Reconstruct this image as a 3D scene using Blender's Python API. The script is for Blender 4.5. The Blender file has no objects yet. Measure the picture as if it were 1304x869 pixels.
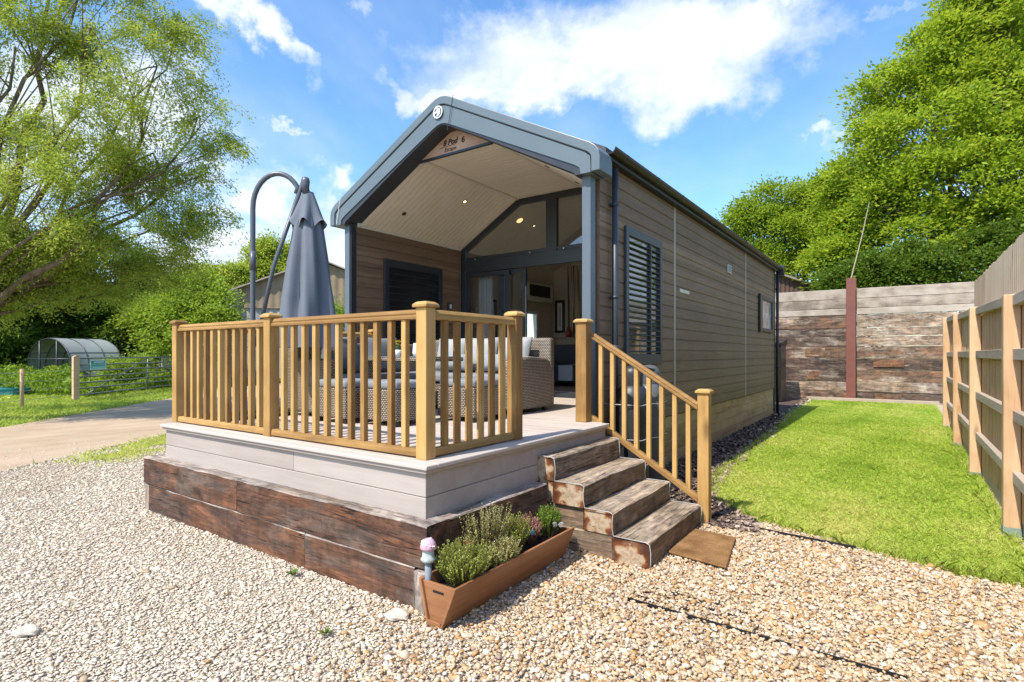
import bpy, bmesh, math, random
import numpy as np
from mathutils import Vector, Matrix
random.seed(7)
RNG = np.random.default_rng(11)
SC = bpy.context.scene
COL = SC.collection
rad = math.radians

# ------------------------------------------------------------------ camera
FPX, HOR, CAMZ = 705.0, 451.5, 1.5
YAW = math.atan(497 / FPX)
cam_d = bpy.data.cameras.new('camera')
cam = bpy.data.objects.new('camera', cam_d)
COL.objects.link(cam)
cam.location = (0, 0, CAMZ)
cam.rotation_euler = (rad(90), 0, YAW)
cam_d.sensor_width = 36
cam_d.lens = 36 * FPX / 1304
cam_d.shift_y = (HOR - 434.5) / 1304
cam_d.clip_start = 0.05
cam_d.clip_end = 2000
SC.camera = cam
FW = np.array([-math.sin(YAW), math.cos(YAW), 0])
RT = np.array([math.cos(YAW), math.sin(YAW), 0])


def P(u, v, D):
    """a place in the world found from its bearing, height and distance as surveyed from the lawn"""
    return np.array([0, 0, CAMZ]) + D * (FW + RT * (u - 652) / FPX + np.array([0, 0, (HOR - v) / FPX]))


# ------------------------------------------------------------------ node helpers
class NT:
    def __init__(self, name, world=False):
        if world:
            self.m = bpy.data.worlds.new(name)
        else:
            self.m = bpy.data.materials.new(name)
        self.m.use_nodes = True
        self.t = self.m.node_tree
        self.t.nodes.clear()

    def n(self, typ, ins=None, **props):
        nd = self.t.nodes.new(typ)
        for k, v in props.items():
            setattr(nd, k, v)
        if ins:
            for k, v in ins.items():
                self.s(nd, k, v)
        return nd

    def s(self, nd, k, v):
        sock = nd.inputs[k]
        if isinstance(v, bpy.types.NodeSocket):
            self.t.links.new(v, sock)
        elif isinstance(v, bpy.types.Node):
            self.t.links.new(v.outputs[0], sock)
        else:
            if hasattr(sock.default_value, '__len__') and len(sock.default_value) == 4 and len(v) == 3:
                v = (*v, 1)
            sock.default_value = v

    def math(self, op, a, b=0.0, c=0.0, clamp=False):
        nd = self.n('ShaderNodeMath', operation=op, use_clamp=clamp)
        self.s(nd, 0, a); self.s(nd, 1, b); self.s(nd, 2, c)
        return nd.outputs[0]

    def vm(self, op, a, b=(0, 0, 0)):
        nd = self.n('ShaderNodeVectorMath', operation=op)
        self.s(nd, 0, a); self.s(nd, 1, b)
        return nd

    def ramp(self, fac, stops, interp='LINEAR'):
        nd = self.n('ShaderNodeValToRGB', {'Fac': fac})
        cr = nd.color_ramp
        cr.interpolation = interp
        while len(cr.elements) < len(stops):
            cr.elements.new(0.5)
        for e, (p, c) in zip(cr.elements, stops):
            e.position = p
            e.color = (*c, 1) if len(c) == 3 else c
        return nd.outputs[0]

    def mix(self, fac, a, b, blend='MIX'):
        nd = self.n('ShaderNodeMix', data_type='RGBA', blend_type=blend)
        self.s(nd, 0, fac); self.s(nd, 6, a); self.s(nd, 7, b)
        return nd.outputs[2]

    def noise(self, vec, scale, detail=4, rough=0.55, dist=0.0):
        nd = self.n('ShaderNodeTexNoise', {'Vector': vec, 'Scale': scale, 'Detail': detail, 'Roughness': rough, 'Distortion': dist})
        return nd.outputs['Fac']

    def map(self, vec, scale=(1, 1, 1), rot=(0, 0, 0), loc=(0, 0, 0)):
        nd = self.n('ShaderNodeMapping', {'Vector': vec, 'Scale': scale, 'Rotation': rot, 'Location': loc})
        return nd.outputs[0]

    def bump(self, h, strength=0.3, dist=0.01):
        return self.n('ShaderNodeBump', {'Height': h, 'Strength': strength, 'Distance': dist}).outputs[0]

    def obj(self, rnd=True):
        tc = self.n('ShaderNodeTexCoord').outputs['Object']
        if not rnd:
            return tc
        oi = self.n('ShaderNodeObjectInfo').outputs['Random']
        off = self.n('ShaderNodeCombineXYZ', {0: self.math('MULTIPLY', oi, 37.0), 1: self.math('MULTIPLY', oi, 91.0), 2: self.math('MULTIPLY', oi, 53.0)})
        return self.vm('ADD', tc, off.outputs[0]).outputs[0]

    def out(self, sh):
        o = self.n('ShaderNodeOutputMaterial')
        self.t.links.new(sh if isinstance(sh, bpy.types.NodeSocket) else sh.outputs[0], o.inputs['Surface'])
        return self.m

    def pbr(self, col, rough=0.6, normal=None, metal=0.0, spec=0.5, **kw):
        ins = {'Base Color': col, 'Roughness': rough, 'Metallic': metal, 'Specular IOR Level': spec}
        ins.update(kw)
        nd = self.n('ShaderNodeBsdfPrincipled', ins)
        if normal is not None:
            self.s(nd, 'Normal', normal)
        return nd


MATS = {}


def plain(name, col, rough=0.5, metal=0.0, spec=0.5, var=0.12, bump=0.0, nscale=6.0):
    if name in MATS:
        return MATS[name]
    t = NT(name)
    o = t.obj()
    nz = t.noise(o, nscale, 5)
    nz2 = t.noise(o, nscale * 9, 3)
    f = t.math('ADD', t.math('MULTIPLY', nz, 0.7), t.math('MULTIPLY', nz2, 0.3))
    c = t.ramp(f, [(0.25, tuple(x * (1 - var) for x in col)), (0.75, tuple(min(1, x * (1 + var)) for x in col))])
    r = t.math('ADD', rough - 0.08, t.math('MULTIPLY', nz, 0.16))
    nrm = t.bump(nz2, bump, 0.004) if bump else None
    MATS[name] = t.out(t.pbr(c, r, nrm, metal, spec))
    return MATS[name]


def wood(name, stops, axis='x', scale=14.0, stretch=0.07, rough=0.7, bump=0.25, blotch=0.25, knots=False, objvar=0.25):
    if name in MATS:
        return MATS[name]
    t = NT(name)
    o = t.obj()
    sc = {'x': (stretch, 1, 1), 'y': (1, stretch, 1), 'z': (1, 1, stretch)}[axis]
    m = t.map(o, sc)
    g = t.noise(m, scale, 6, 0.6, 0.6)
    fine = t.noise(m, scale * 6, 3, 0.6)
    b = t.noise(o, 2.6, 3)
    f = t.math('ADD', t.math('MULTIPLY', g, 0.62), t.math('MULTIPLY', fine, 0.38))
    f = t.math('ADD', f, t.math('MULTIPLY', t.math('SUBTRACT', b, 0.5), blotch))
    oi = t.n('ShaderNodeObjectInfo').outputs['Random']
    f = t.math('ADD', f, t.math('MULTIPLY', t.math('SUBTRACT', oi, 0.5), objvar))
    c = t.ramp(f, stops)
    if knots:
        v = t.n('ShaderNodeTexVoronoi', {'Vector': t.map(o, tuple(2.2 * (0.45 if s == stretch else 1.6) for s in sc)), 'Scale': 1.0})
        k = t.ramp(v.outputs['Distance'], [(0.04, (1, 1, 1)), (0.13, (0, 0, 0))])
        c = t.mix(t.math('MULTIPLY', k, 0.6), c, tuple(x * 0.35 for x in stops[0][1]))
    nrm = t.bump(f, bump, 0.006)
    MATS[name] = t.out(t.pbr(c, rough, nrm, spec=0.3))
    return MATS[name]


# ------------------------------------------------------------------ mesh helpers
class MB:
    def __init__(self):
        self.v = []; self.f = []; self.mi = []; self.sm = []

    def add(self, vs, fs, mi=0, smooth=False):
        o = len(self.v)
        self.v += [tuple(map(float, p)) for p in vs]
        for f in fs:
            self.f.append([i + o for i in f]); self.mi.append(mi); self.sm.append(smooth)
        return self

    def box(self, x0, x1, y0, y1, z0, z1, mi=0, top=None, M=None):
        vs = [(x0, y0, z0), (x1, y0, z0), (x1, y1, z0), (x0, y1, z0), (x0, y0, z1), (x1, y0, z1), (x1, y1, z1), (x0, y1, z1)]
        if M is not None:
            vs = [tuple(M @ Vector(p)) for p in vs]
        fs = [(0, 3, 2, 1), (0, 1, 5, 4), (1, 2, 6, 5), (2, 3, 7, 6), (3, 0, 4, 7)]
        self.add(vs, fs, mi)
        self.add(vs, [(4, 5, 6, 7)], mi if top is None else top)
        return self

    def beam(self, a, b, w, h, up=(0, 0, 1), mi=0):
        """square bar from a to b"""
        a = Vector(a); b = Vector(b)
        d = (b - a).normalized()
        upv = Vector(up)
        s = d.cross(upv)
        if s.length < 1e-5:
            s = d.cross(Vector((1, 0, 0)))
        s.normalize(); u = s.cross(d).normalized()
        vs = []
        for p in (a, b):
            for (i, j) in ((-1, -1), (1, -1), (1, 1), (-1, 1)):
                vs.append(p + s * (i * w / 2) + u * (j * h / 2))
        self.add(vs, [(0, 3, 2, 1), (4, 5, 6, 7), (0, 1, 5, 4), (1, 2, 6, 5), (2, 3, 7, 6), (3, 0, 4, 7)], mi)
        return self

    def tube(self, pts, r, seg=10, mi=0, cap=True):
        pts = [Vector(p) for p in pts]
        rs = r if hasattr(r, '__len__') else [r] * len(pts)
        rings = []
        prev = None
        for i, p in enumerate(pts):
            d = (pts[min(i + 1, len(pts) - 1)] - pts[max(i - 1, 0)])
            if d.length < 1e-9:
                d = Vector((0, 0, 1))
            d.normalize()
            if prev is None:
                s = d.cross(Vector((0, 0, 1)))
                if s.length < 1e-3:
                    s = d.cross(Vector((1, 0, 0)))
            else:
                s = prev - d * prev.dot(d)
            s.normalize(); prev = s
            u = d.cross(s)
            rings.append([p + (s * math.cos(2 * math.pi * k / seg) + u * math.sin(2 * math.pi * k / seg)) * rs[i] for k in range(seg)])
        vs = [q for rr in rings for q in rr]
        fs = []
        for i in range(len(pts) - 1):
            for k in range(seg):
                k2 = (k + 1) % seg
                fs.append((i * seg + k, i * seg + k2, (i + 1) * seg + k2, (i + 1) * seg + k))
        self.add(vs, fs, mi, True)
        if cap:
            n = len(pts) - 1
            self.add(rings[0], [tuple(reversed(range(seg)))], mi)
            self.add(rings[n], [tuple(range(seg))], mi)
        return self

    def lathe(self, prof, seg=24, c=(0, 0, 0), mi=0, smooth=True, wob=None):
        vs = []
        for (r, z) in prof:
            for k in range(seg):
                a = 2 * math.pi * k / seg
                rr = r * (wob(a, z) if wob else 1)
                vs.append((c[0] + rr * math.cos(a), c[1] + rr * math.sin(a), c[2] + z))
        fs = []
        for i in range(len(prof) - 1):
            for k in range(seg):
                k2 = (k + 1) % seg
                fs.append((i * seg + k, i * seg + k2, (i + 1) * seg + k2, (i + 1) * seg + k))
        self.add(vs, fs, mi, smooth)
        return self

    def prism(self, poly, axis, a, b, mi=0):
        """poly: list of 2d points; extruded along axis from a to b"""
        def mk(p, t):
            return {'x': (t, p[0], p[1]), 'y': (p[0], t, p[1]), 'z': (p[0], p[1], t)}[axis]
        n = len(poly)
        vs = [mk(p, a) for p in poly] + [mk(p, b) for p in poly]
        fs = [tuple(range(n)), tuple(reversed(range(n, 2 * n)))]
        for i in range(n):
            j = (i + 1) % n
            fs.append((i, i + n, j + n, j))
        self.add(vs, fs, mi)
        return self

    def strip(self, A, B, mi=0, smooth=False):
        n = len(A)
        self.add(list(A) + list(B), [(i, i + 1, n + i + 1, n + i) for i in range(n - 1)], mi, smooth)
        return self

    def build(self, name, mats, parent=None, bevel=0.0, seg=1, origin=None, subsurf=0):
        me = bpy.data.meshes.new(name)
        org = Vector(origin) if origin is not None else Vector((0, 0, 0))
        me.from_pydata([tuple(Vector(p) - org) for p in self.v], [], self.f)
        for m in (mats if isinstance(mats, (list, tuple)) else [mats]):
            me.materials.append(m)
        me.polygons.foreach_set('material_index', self.mi)
        me.polygons.foreach_set('use_smooth', self.sm)
        bm = bmesh.new(); bm.from_mesh(me)
        bmesh.ops.remove_doubles(bm, verts=bm.verts, dist=1e-5)
        bmesh.ops.recalc_face_normals(bm, faces=bm.faces)
        bm.to_mesh(me); bm.free()
        ob = bpy.data.objects.new(name, me)
        COL.objects.link(ob)
        ob.location = org
        if parent is not None:
            ob.parent = parent
            ob.location = org - world_loc(parent)
        if bevel:
            b = ob.modifiers.new('bevel', 'BEVEL')
            b.width = bevel; b.segments = seg; b.limit_method = 'ANGLE'; b.angle_limit = rad(40)
        if subsurf:
            s = ob.modifiers.new('sub', 'SUBSURF'); s.levels = subsurf; s.render_levels = subsurf
        return ob


def np_mesh(name, V, F, mat, parent=None, attrs=None, smooth=False, mats_idx=None):
    V = np.asarray(V, np.float32); F = np.asarray(F, np.int32)
    me = bpy.data.meshes.new(name)
    me.vertices.add(len(V)); me.vertices.foreach_set('co', V.ravel())
    n, k = F.shape
    me.loops.add(n * k); me.loops.foreach_set('vertex_index', F.ravel())
    me.polygons.add(n); me.polygons.foreach_set('loop_start', np.arange(0, n * k, k, dtype=np.int32))
    if smooth:
        me.polygons.foreach_set('use_smooth', np.ones(n, bool))
    for m in (mat if isinstance(mat, (list, tuple)) else [mat]):
        me.materials.append(m)
    if attrs:
        for an, av in attrs.items():
            a = me.attributes.new(an, 'FLOAT', 'POINT')
            a.data.foreach_set('value', np.asarray(av, np.float32))
    me.update(calc_edges=True)
    ob = bpy.data.objects.new(name, me)
    COL.objects.link(ob)
    if parent is not None:
        ob.parent = parent
        ob.location = -world_loc(parent)
    return ob


def tag(o, label=None, cat=None, group=None, kind=None):
    if label: o['label'] = label
    if cat: o['category'] = cat
    if group: o['group'] = group
    if kind: o['kind'] = kind
    return o


def thing(name, label, cat, loc=(0, 0, 0), group=None):
    o = bpy.data.objects.new(name, None)
    o.empty_display_size = 0.2
    COL.objects.link(o)
    o.location = loc
    return tag(o, label, cat, group)


def copy_part(o, parent, loc):
    c = o.copy(); COL.objects.link(c); c.parent = parent; c.location = loc
    return c


def in_poly(x, y, poly):
    inside = np.zeros(len(x), bool)
    n = len(poly)
    for i in range(n):
        x1, y1 = poly[i]; x2, y2 = poly[(i + 1) % n]
        c = ((y1 > y) != (y2 > y)) & (x < (x2 - x1) * (y - y1) / (y2 - y1 + 1e-12) + x1)
        inside ^= c
    return inside


def text_mesh(s, size, name, mat, parent, M, shear=0.0, ext=0.002):
    cu = bpy.data.curves.new(name, 'FONT')
    cu.body = s; cu.size = size; cu.shear = shear; cu.offset = 0.0022 if size > 0.09 else 0.0; cu.extrude = ext; cu.align_x = 'CENTER'; cu.align_y = 'CENTER'
    ob = bpy.data.objects.new(name, cu)
    COL.objects.link(ob)
    bpy.context.view_layer.update()
    dg = bpy.context.evaluated_depsgraph_get()
    me = bpy.data.meshes.new_from_object(ob.evaluated_get(dg))
    me.name = name
    bpy.data.objects.remove(ob)
    bpy.data.curves.remove(cu)
    me.materials.clear(); me.materials.append(mat)
    o2 = bpy.data.objects.new(name, me)
    COL.objects.link(o2)
    if parent is not None:
        o2.parent = parent
        M = Matrix.Translation(-Vector(world_loc(parent))) @ M
    o2.matrix_local = M
    return o2


def world_loc(o):
    v = Vector((0, 0, 0))
    while o is not None:
        v = v + o.location; o = o.parent
    return v


# ------------------------------------------------------------------ light and sky
SUN_EL, SUN_AZ_X, SUN_AZ_Y = rad(53), -0.18, -0.984      # towards the sun
sun_dir = Vector((SUN_AZ_X * math.cos(SUN_EL), SUN_AZ_Y * math.cos(SUN_EL), math.sin(SUN_EL))).normalized()
sd = bpy.data.lights.new('sun', 'SUN')
sd.energy = 3.05; sd.angle = rad(0.53); sd.color = (1.0, 0.945, 0.86)
so = bpy.data.objects.new('sun', sd)
COL.objects.link(so)
so.rotation_euler = sun_dir.to_track_quat('Z', 'Y').to_euler()
so.location = (0, -5, 20)


def make_world():
    w = NT('World', world=True)
    SC.world = w.m
    sky = w.n('ShaderNodeTexSky', sky_type='NISHITA', sun_disc=False, sun_elevation=SUN_EL,
              sun_rotation=math.atan2(sun_dir.x, sun_dir.y), altitude=100, air_density=1.0, dust_density=0.7, ozone_density=1.6)
    d = w.n('ShaderNodeTexCoord').outputs['Generated']
    sep = w.n('ShaderNodeSeparateXYZ', {0: d})
    zc = w.math('ADD', w.math('MAXIMUM', sep.outputs[2], 0.0), 0.22)
    pl = w.n('ShaderNodeCombineXYZ', {0: w.math('DIVIDE', sep.outputs[0], zc), 1: w.math('DIVIDE', sep.outputs[1], zc), 2: 0.3})
    nz = w.noise(pl.outputs[0], 2.3, 9, 0.6, 0.25)
    nz_b = w.noise(w.vm('ADD', pl.outputs[0], (0.06, 0.10, 0)).outputs[0], 2.3, 6, 0.55, 0.25)
    blobs = [(650, 75, 150, 60, 0), (800, 55, 190, 70, 0), (950, 50, 110, 60, 0), (700, 120, 130, 38, 0), (880, 105, 120, 45, 0), (560, 115, 80, 22, 0),
             (335, 62, 70, 24, 25), (262, 5, 70, 30, 20), (382, 88, 30, 15, 15),
             (400, 290, 140, 75, 0), (440, 245, 70, 28, 0), (290, 320, 120, 60, 0), (330, 255, 60, 25, 0),
             (1120, 18, 50, 12, 0), (1075, 160, 40, 16, -30), (360, 157, 45, 8, 5), (490, 20, 30, 14, 0),
             (90, 150, 170, 110, 0), (-200, 150, 240, 150, 0), (1500, 200, 260, 110, 0), (650, -330, 420, 120, 0), (1900, 200, 300, 200, 0), (-800, 100, 300, 200, 0)]
    wz = w.n('ShaderNodeTexNoise', {'Vector': d, 'Scale': 5.5, 'Detail': 6, 'Roughness': 0.6}).outputs['Color']
    wz2 = w.n('ShaderNodeTexNoise', {'Vector': d, 'Scale': 22.0, 'Detail': 5, 'Roughness': 0.62}).outputs['Color']
    off = w.vm('SCALE', w.vm('SUBTRACT', wz, (0.5, 0.5, 0.5)).outputs[0]); w.s(off, 'Scale', 0.26)
    off2 = w.vm('SCALE', w.vm('SUBTRACT', wz2, (0.5, 0.5, 0.5)).outputs[0]); w.s(off2, 'Scale', 0.06)
    d2 = w.vm('ADD', w.vm('ADD', d, off.outputs[0]).outputs[0], off2.outputs[0]).outputs[0]
    tot = None
    for (u, v, ru, rv, rot) in blobs:
        c = Vector(FW + RT * (u - 652) / FPX + np.array([0, 0, (HOR - v) / FPX]))
        L = c.length; c.normalize()
        r = c.cross(Vector((0, 0, 1))).normalized(); up = r.cross(c)
        a = rad(rot)
        r2 = r * math.cos(a) - up * math.sin(a); u2 = r * math.sin(a) + up * math.cos(a)
        su = FPX * L / ru; sv = FPX * L / rv
        x = w.math('MULTIPLY', w.vm('DOT_PRODUCT', d2, tuple(r2)).outputs['Value'], su)
        y = w.math('MULTIPLY', w.vm('DOT_PRODUCT', d2, tuple(u2)).outputs['Value'], sv)
        q = w.math('ADD', w.math('MULTIPLY', x, x), w.math('MULTIPLY', y, y))
        front = w.math('GREATER_THAN', w.vm('DOT_PRODUCT', d, tuple(c)).outputs['Value'], 0.0)
        g = w.math('MULTIPLY', w.math('POWER', 2.718, w.math('MULTIPLY', q, -0.8)), w.math('MULTIPLY', front, 0.66 if ru < 60 else 1.0))
        tot = g if tot is None else w.math('MAXIMUM', tot, g)
    dens = w.math('ADD', w.math('MULTIPLY', tot, 1.0), w.math('MULTIPLY', w.math('SUBTRACT', nz, 0.5), 1.25))
    a = w.n('ShaderNodeMapRange', {0: dens, 1: 0.26, 2: 1.02, 3: 0.0, 4: 0.97}, interpolation_type='SMOOTHSTEP')
    # thin veil everywhere
    veil = w.n('ShaderNodeMapRange', {0: w.noise(pl.outputs[0], 0.9, 6, 0.6, 0.4), 1: 0.42, 2: 0.8, 3: 0.0, 4: 0.35}, interpolation_type='SMOOTHSTEP')
    al = w.math('MAXIMUM', a.outputs[0], veil.outputs[0])
    shade = w.n('ShaderNodeMapRange', {0: w.math('SUBTRACT', nz_b, nz), 1: -0.10, 2: 0.12, 3: 0.0, 4: 1.0})
    cc = w.mix(shade.outputs[0], (3.7, 3.85, 4.1), (2.7, 3.05, 3.65))
    hs = w.n('ShaderNodeHueSaturation', {'Saturation': 1.25, 'Value': 0.95, 'Color': sky.outputs[0]})
    c = w.mix(al, hs.outputs[0], cc)
    bg = w.n('ShaderNodeBackground', {'Color': c, 'Strength': 0.15})
    o = w.n('ShaderNodeOutputWorld')
    w.t.links.new(bg.outputs[0], o.inputs[0])
    w.m.cycles.sampling_method = 'MANUAL'
    w.m.cycles.sample_map_resolution = 512


make_world()
vs = SC.view_settings
vs.view_transform = 'Standard'; vs.look = 'None'; vs.gamma = 1; vs.use_curve_mapping = False
vs.exposure = 1.09
SC.cycles.max_bounces = 8; SC.cycles.diffuse_bounces = 4; SC.cycles.glossy_bounces = 3; SC.cycles.transmission_bounces = 6; SC.cycles.transparent_max_bounces = 12

# ------------------------------------------------------------------ materials
def leafmat(name, dark, mid, light, trans=0.45, rough=0.55, gloss=0.25):
    t = NT(name)
    a = t.n('ShaderNodeAttribute', attribute_name='rnd').outputs['Fac']
    c = t.ramp(a, [(0.0, dark), (0.5, mid), (1.0, light)])
    p = t.pbr(c, rough, spec=gloss)
    tr = t.n('ShaderNodeBsdfTranslucent', {'Color': t.mix(0.35, c, (light[0] * 1.25, light[1] * 1.1, light[2] * 0.6))})
    mx = t.n('ShaderNodeMixShader', {0: trans, 1: p.outputs[0], 2: tr.outputs[0]})
    return t.out(mx)


def glassmat(name, tint=(0.95, 0.97, 0.97), refl=0.12):
    t = NT(name)
    fr = t.n('ShaderNodeFresnel', {'IOR': 1.5}).outputs[0]
    f = t.math('ADD', t.math('MULTIPLY', fr, 1.3), refl - 0.05, clamp=True)
    a = t.n('ShaderNodeBsdfTransparent', {'Color': tint})
    b = t.n('ShaderNodeBsdfGlossy', {'Color': (1, 1, 1), 'Roughness': 0.01})
    return t.out(t.n('ShaderNodeMixShader', {0: f, 1: a.outputs[0], 2: b.outputs[0]}))


M_RAIL = {ax: wood('treated_softwood_' + ax, [(0.25, (0.235, 0.125, 0.038)), (0.5, (0.395, 0.228, 0.072)), (0.75, (0.52, 0.325, 0.115))], ax, 18, 0.06, 0.68, 0.3, 0.6, True, 0.5) for ax in 'xyz'}
M_SKIRT = wood('composite_skirting', [(0.3, (0.33, 0.28, 0.245)), (0.5, (0.385, 0.33, 0.29)), (0.7, (0.425, 0.37, 0.33))], 'x', 10, 0.05, 0.65, 0.15, 0.25, False, 0.2)
M_DECK = wood('composite_decking', [(0.3, (0.40, 0.325, 0.265)), (0.5, (0.52, 0.44, 0.37)), (0.7, (0.60, 0.52, 0.45))], 'x', 10, 0.05, 0.6, 0.12, 0.2, False, 0.1)
M_NOSE = plain('decking_edge', (0.50, 0.44, 0.385), 0.55, var=0.05)
M_FASCIA = plain('fascia_grey', (0.115, 0.148, 0.165), 0.38, var=0.06, nscale=2)
M_GREY = plain('powder_coated_grey', (0.105, 0.13, 0.155), 0.42, var=0.06)
M_DARK = plain('anthracite_frame', (0.028, 0.033, 0.040), 0.42, var=0.15)
M_BLACK = plain('black_plastic', (0.014, 0.014, 0.016), 0.38, var=0.2)
M_SOFFIT = wood('soffit_boards', [(0.3, (0.70, 0.62, 0.48)), (0.5, (0.76, 0.685, 0.545)), (0.7, (0.80, 0.73, 0.60))], 'x', 9, 0.04, 0.6, 0.1, 0.15, False, 0)
M_CREAM = plain('cream_trim', (0.62, 0.575, 0.47), 0.6, var=0.05)
M_ROOF = plain('roof_sheet', (0.06, 0.058, 0.058), 0.7, var=0.2, bump=0.2)
M_WHITE = plain('white_plastic', (0.72, 0.72, 0.70), 0.45, var=0.05)
M_METAL = plain('galvanised_steel', (0.42, 0.43, 0.42), 0.42, metal=0.85, var=0.2)
M_GLASS = glassmat('window_glass')
M_ROPE = plain('rope_light_sleeve', (0.42, 0.41, 0.39), 0.35, var=0.05)


def clad_mat():
    t = NT('composite_cladding')
    o = t.obj(False)
    m = t.map(o, (1, 0.09, 1))
    m2 = t.map(o, (0.6, 0.5, 6.667))
    g = t.noise(m, 22, 6, 0.62, 0.7)
    fine = t.noise(m, 120, 3)
    sep = t.n('ShaderNodeSeparateXYZ', {0: o})
    row = t.math('FLOOR', t.math('DIVIDE', sep.outputs[2], 0.15))
    wn = t.n('ShaderNodeTexWhiteNoise', {'W': row}, noise_dimensions='1D').outputs['Value']
    f = t.math('ADD', t.math('MULTIPLY', g, 0.6), t.math('MULTIPLY', fine, 0.4))
    f = t.math('ADD', f, t.math('MULTIPLY', t.math('SUBTRACT', wn, 0.5), 0.12))
    f = t.math('ADD', f, t.math('MULTIPLY', t.math('SUBTRACT', t.noise(o, 0.8, 3), 0.5), 0.3))
    c = t.ramp(f, [(0.25, (0.155, 0.096, 0.060)), (0.5, (0.218, 0.138, 0.087)), (0.75, (0.285, 0.192, 0.127))])
    wn2 = t.n('ShaderNodeTexWhiteNoise', {'W': t.math('ADD', row, 17.3)}, noise_dimensions='1D').outputs['Value']
    c = t.mix(1.0, c, t.ramp(wn2, [(0.0, (0.86, 0.86, 0.86)), (1.0, (1.12, 1.12, 1.12))]), 'MULTIPLY')
    jt = t.math('FRACT', t.math('ADD', t.math('DIVIDE', sep.outputs[1], 4.1), wn2))
    c = t.mix(t.math('LESS_THAN', jt, 0.0012), c, (0.02, 0.014, 0.01))
    return t.out(t.pbr(c, 0.62, t.bump(f, 0.45, 0.005), spec=0.3))


M_CLAD = clad_mat()


def sleeper_mat(name, axis, base, rust, grey, rust_amt):
    t = NT(name)
    o = t.obj()
    st = {'x': (0.08, 1, 1), 'y': (1, 0.08, 1), 'z': (1, 1, 0.08)}[axis]
    st2 = {'x': (0.35, 1, 1), 'y': (1, 0.35, 1), 'z': (1, 1, 0.35)}[axis]
    g = t.noise(t.map(o, st), 20, 7, 0.65, 1.2)
    fine = t.noise(t.map(o, st), 90, 4, 0.6)
    bl = t.noise(t.map(o, st2), 4.2, 5, 0.65, 0.8)
    bl2 = t.noise(t.map(o, st2, loc=(3, 9, 4)), 3.4, 5, 0.6, 0.5)
    f = t.math('ADD', t.math('MULTIPLY', g, 0.55), t.math('MULTIPLY', fine, 0.45))
    c = t.ramp(f, [(0.28, tuple(x * 0.25 for x in base)), (0.5, base), (0.72, tuple(min(1, x * 1.9) for x in base))])
    rc = t.ramp(f, [(0.3, tuple(x * 0.35 for x in rust)), (0.55, rust), (0.75, tuple(min(1, x * 1.7) for x in rust))])
    c = t.mix(t.ramp(bl, [(0.5 - 0.2 * rust_amt, (0, 0, 0)), (0.68 - 0.15 * rust_amt, (1, 1, 1))]), c, rc)
    gc = t.ramp(f, [(0.3, tuple(x * 0.5 for x in grey)), (0.7, tuple(min(1, x * 1.35) for x in grey))])
    c = t.mix(t.ramp(bl2, [(0.50, (0, 0, 0)), (0.66, (0.85, 0.85, 0.85))]), c, gc)
    cr = t.ramp(g, [(0.30, (1, 1, 1)), (0.37, (0, 0, 0))])
    c = t.mix(cr, c, tuple(x * 0.15 for x in base))
    across = {'x': (1, 1, 0.22), 'y': (1, 1, 0.22), 'z': (1, 0.22, 1)}[axis]
    saw = t.noise(t.map(o, across), 15, 6, 0.7, 0.4)
    blot = t.noise(t.map(o, {'x': (0.45, 1, 1), 'y': (1, 0.45, 1), 'z': (1, 1, 0.45)}[axis]), 5.0, 9, 0.72, 1.2)
    mo = t.math('ADD', t.math('MULTIPLY', saw, 0.22), t.math('MULTIPLY', blot, 0.78))
    mul = t.ramp(mo, [(0.36, (0.20, 0.19, 0.20)), (0.46, (0.55, 0.55, 0.55)), (0.56, (1.0, 1.0, 1.0)), (0.68, (1.6, 1.5, 1.4))])
    c = t.mix(0.85, c, mul, 'MULTIPLY')
    ck = t.noise(t.map(o, {'x': (0.05, 1, 1), 'y': (1, 0.05, 1), 'z': (1, 1, 0.05)}[axis], (0, 0, 0), (5, 2, 7)), 9, 4, 0.55, 0.5)
    ckl = t.ramp(t.math('ABSOLUTE', t.math('SUBTRACT', ck, 0.5)), [(0.004, (1, 1, 1)), (0.014, (0, 0, 0))])
    ckm = t.math('MULTIPLY', ckl, t.ramp(t.noise(o, 2.5, 3), [(0.42, (0, 0, 0)), (0.55, (0.9, 0.9, 0.9))]))
    c = t.mix(ckm, c, tuple(x * 0.10 for x in base))
    f = t.math('SUBTRACT', t.math('ADD', f, t.math('MULTIPLY', mo, 0.8)), t.math('MULTIPLY', ckm, 0.6))
    nrm = t.bump(f, 0.6, 0.012)
    return t.out(t.pbr(c, 0.75, nrm, spec=0.3))


M_SLEEP = {ax: sleeper_mat('old_sleeper_' + ax, ax, (0.095, 0.054, 0.038), (0.20, 0.085, 0.042), (0.19, 0.145, 0.115), 0.5) for ax in 'xyz'}
M_TREAD = {ax: sleeper_mat('worn_tread_' + ax, ax, (0.38, 0.29, 0.205), (0.44, 0.32, 0.215), (0.50, 0.41, 0.31), 0.3) for ax in 'xyz'}
M_RISER = {ax: sleeper_mat('tread_face_' + ax, ax, (0.20, 0.145, 0.10), (0.25, 0.165, 0.10), (0.28, 0.22, 0.17), 0.3) for ax in 'xyz'}
M_GREYTIMBER = {ax: sleeper_mat('bleached_timber_' + ax, ax, (0.38, 0.31, 0.26), (0.34, 0.25, 0.18), (0.46, 0.41, 0.37), 0.15) for ax in 'xyz'}


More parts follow.
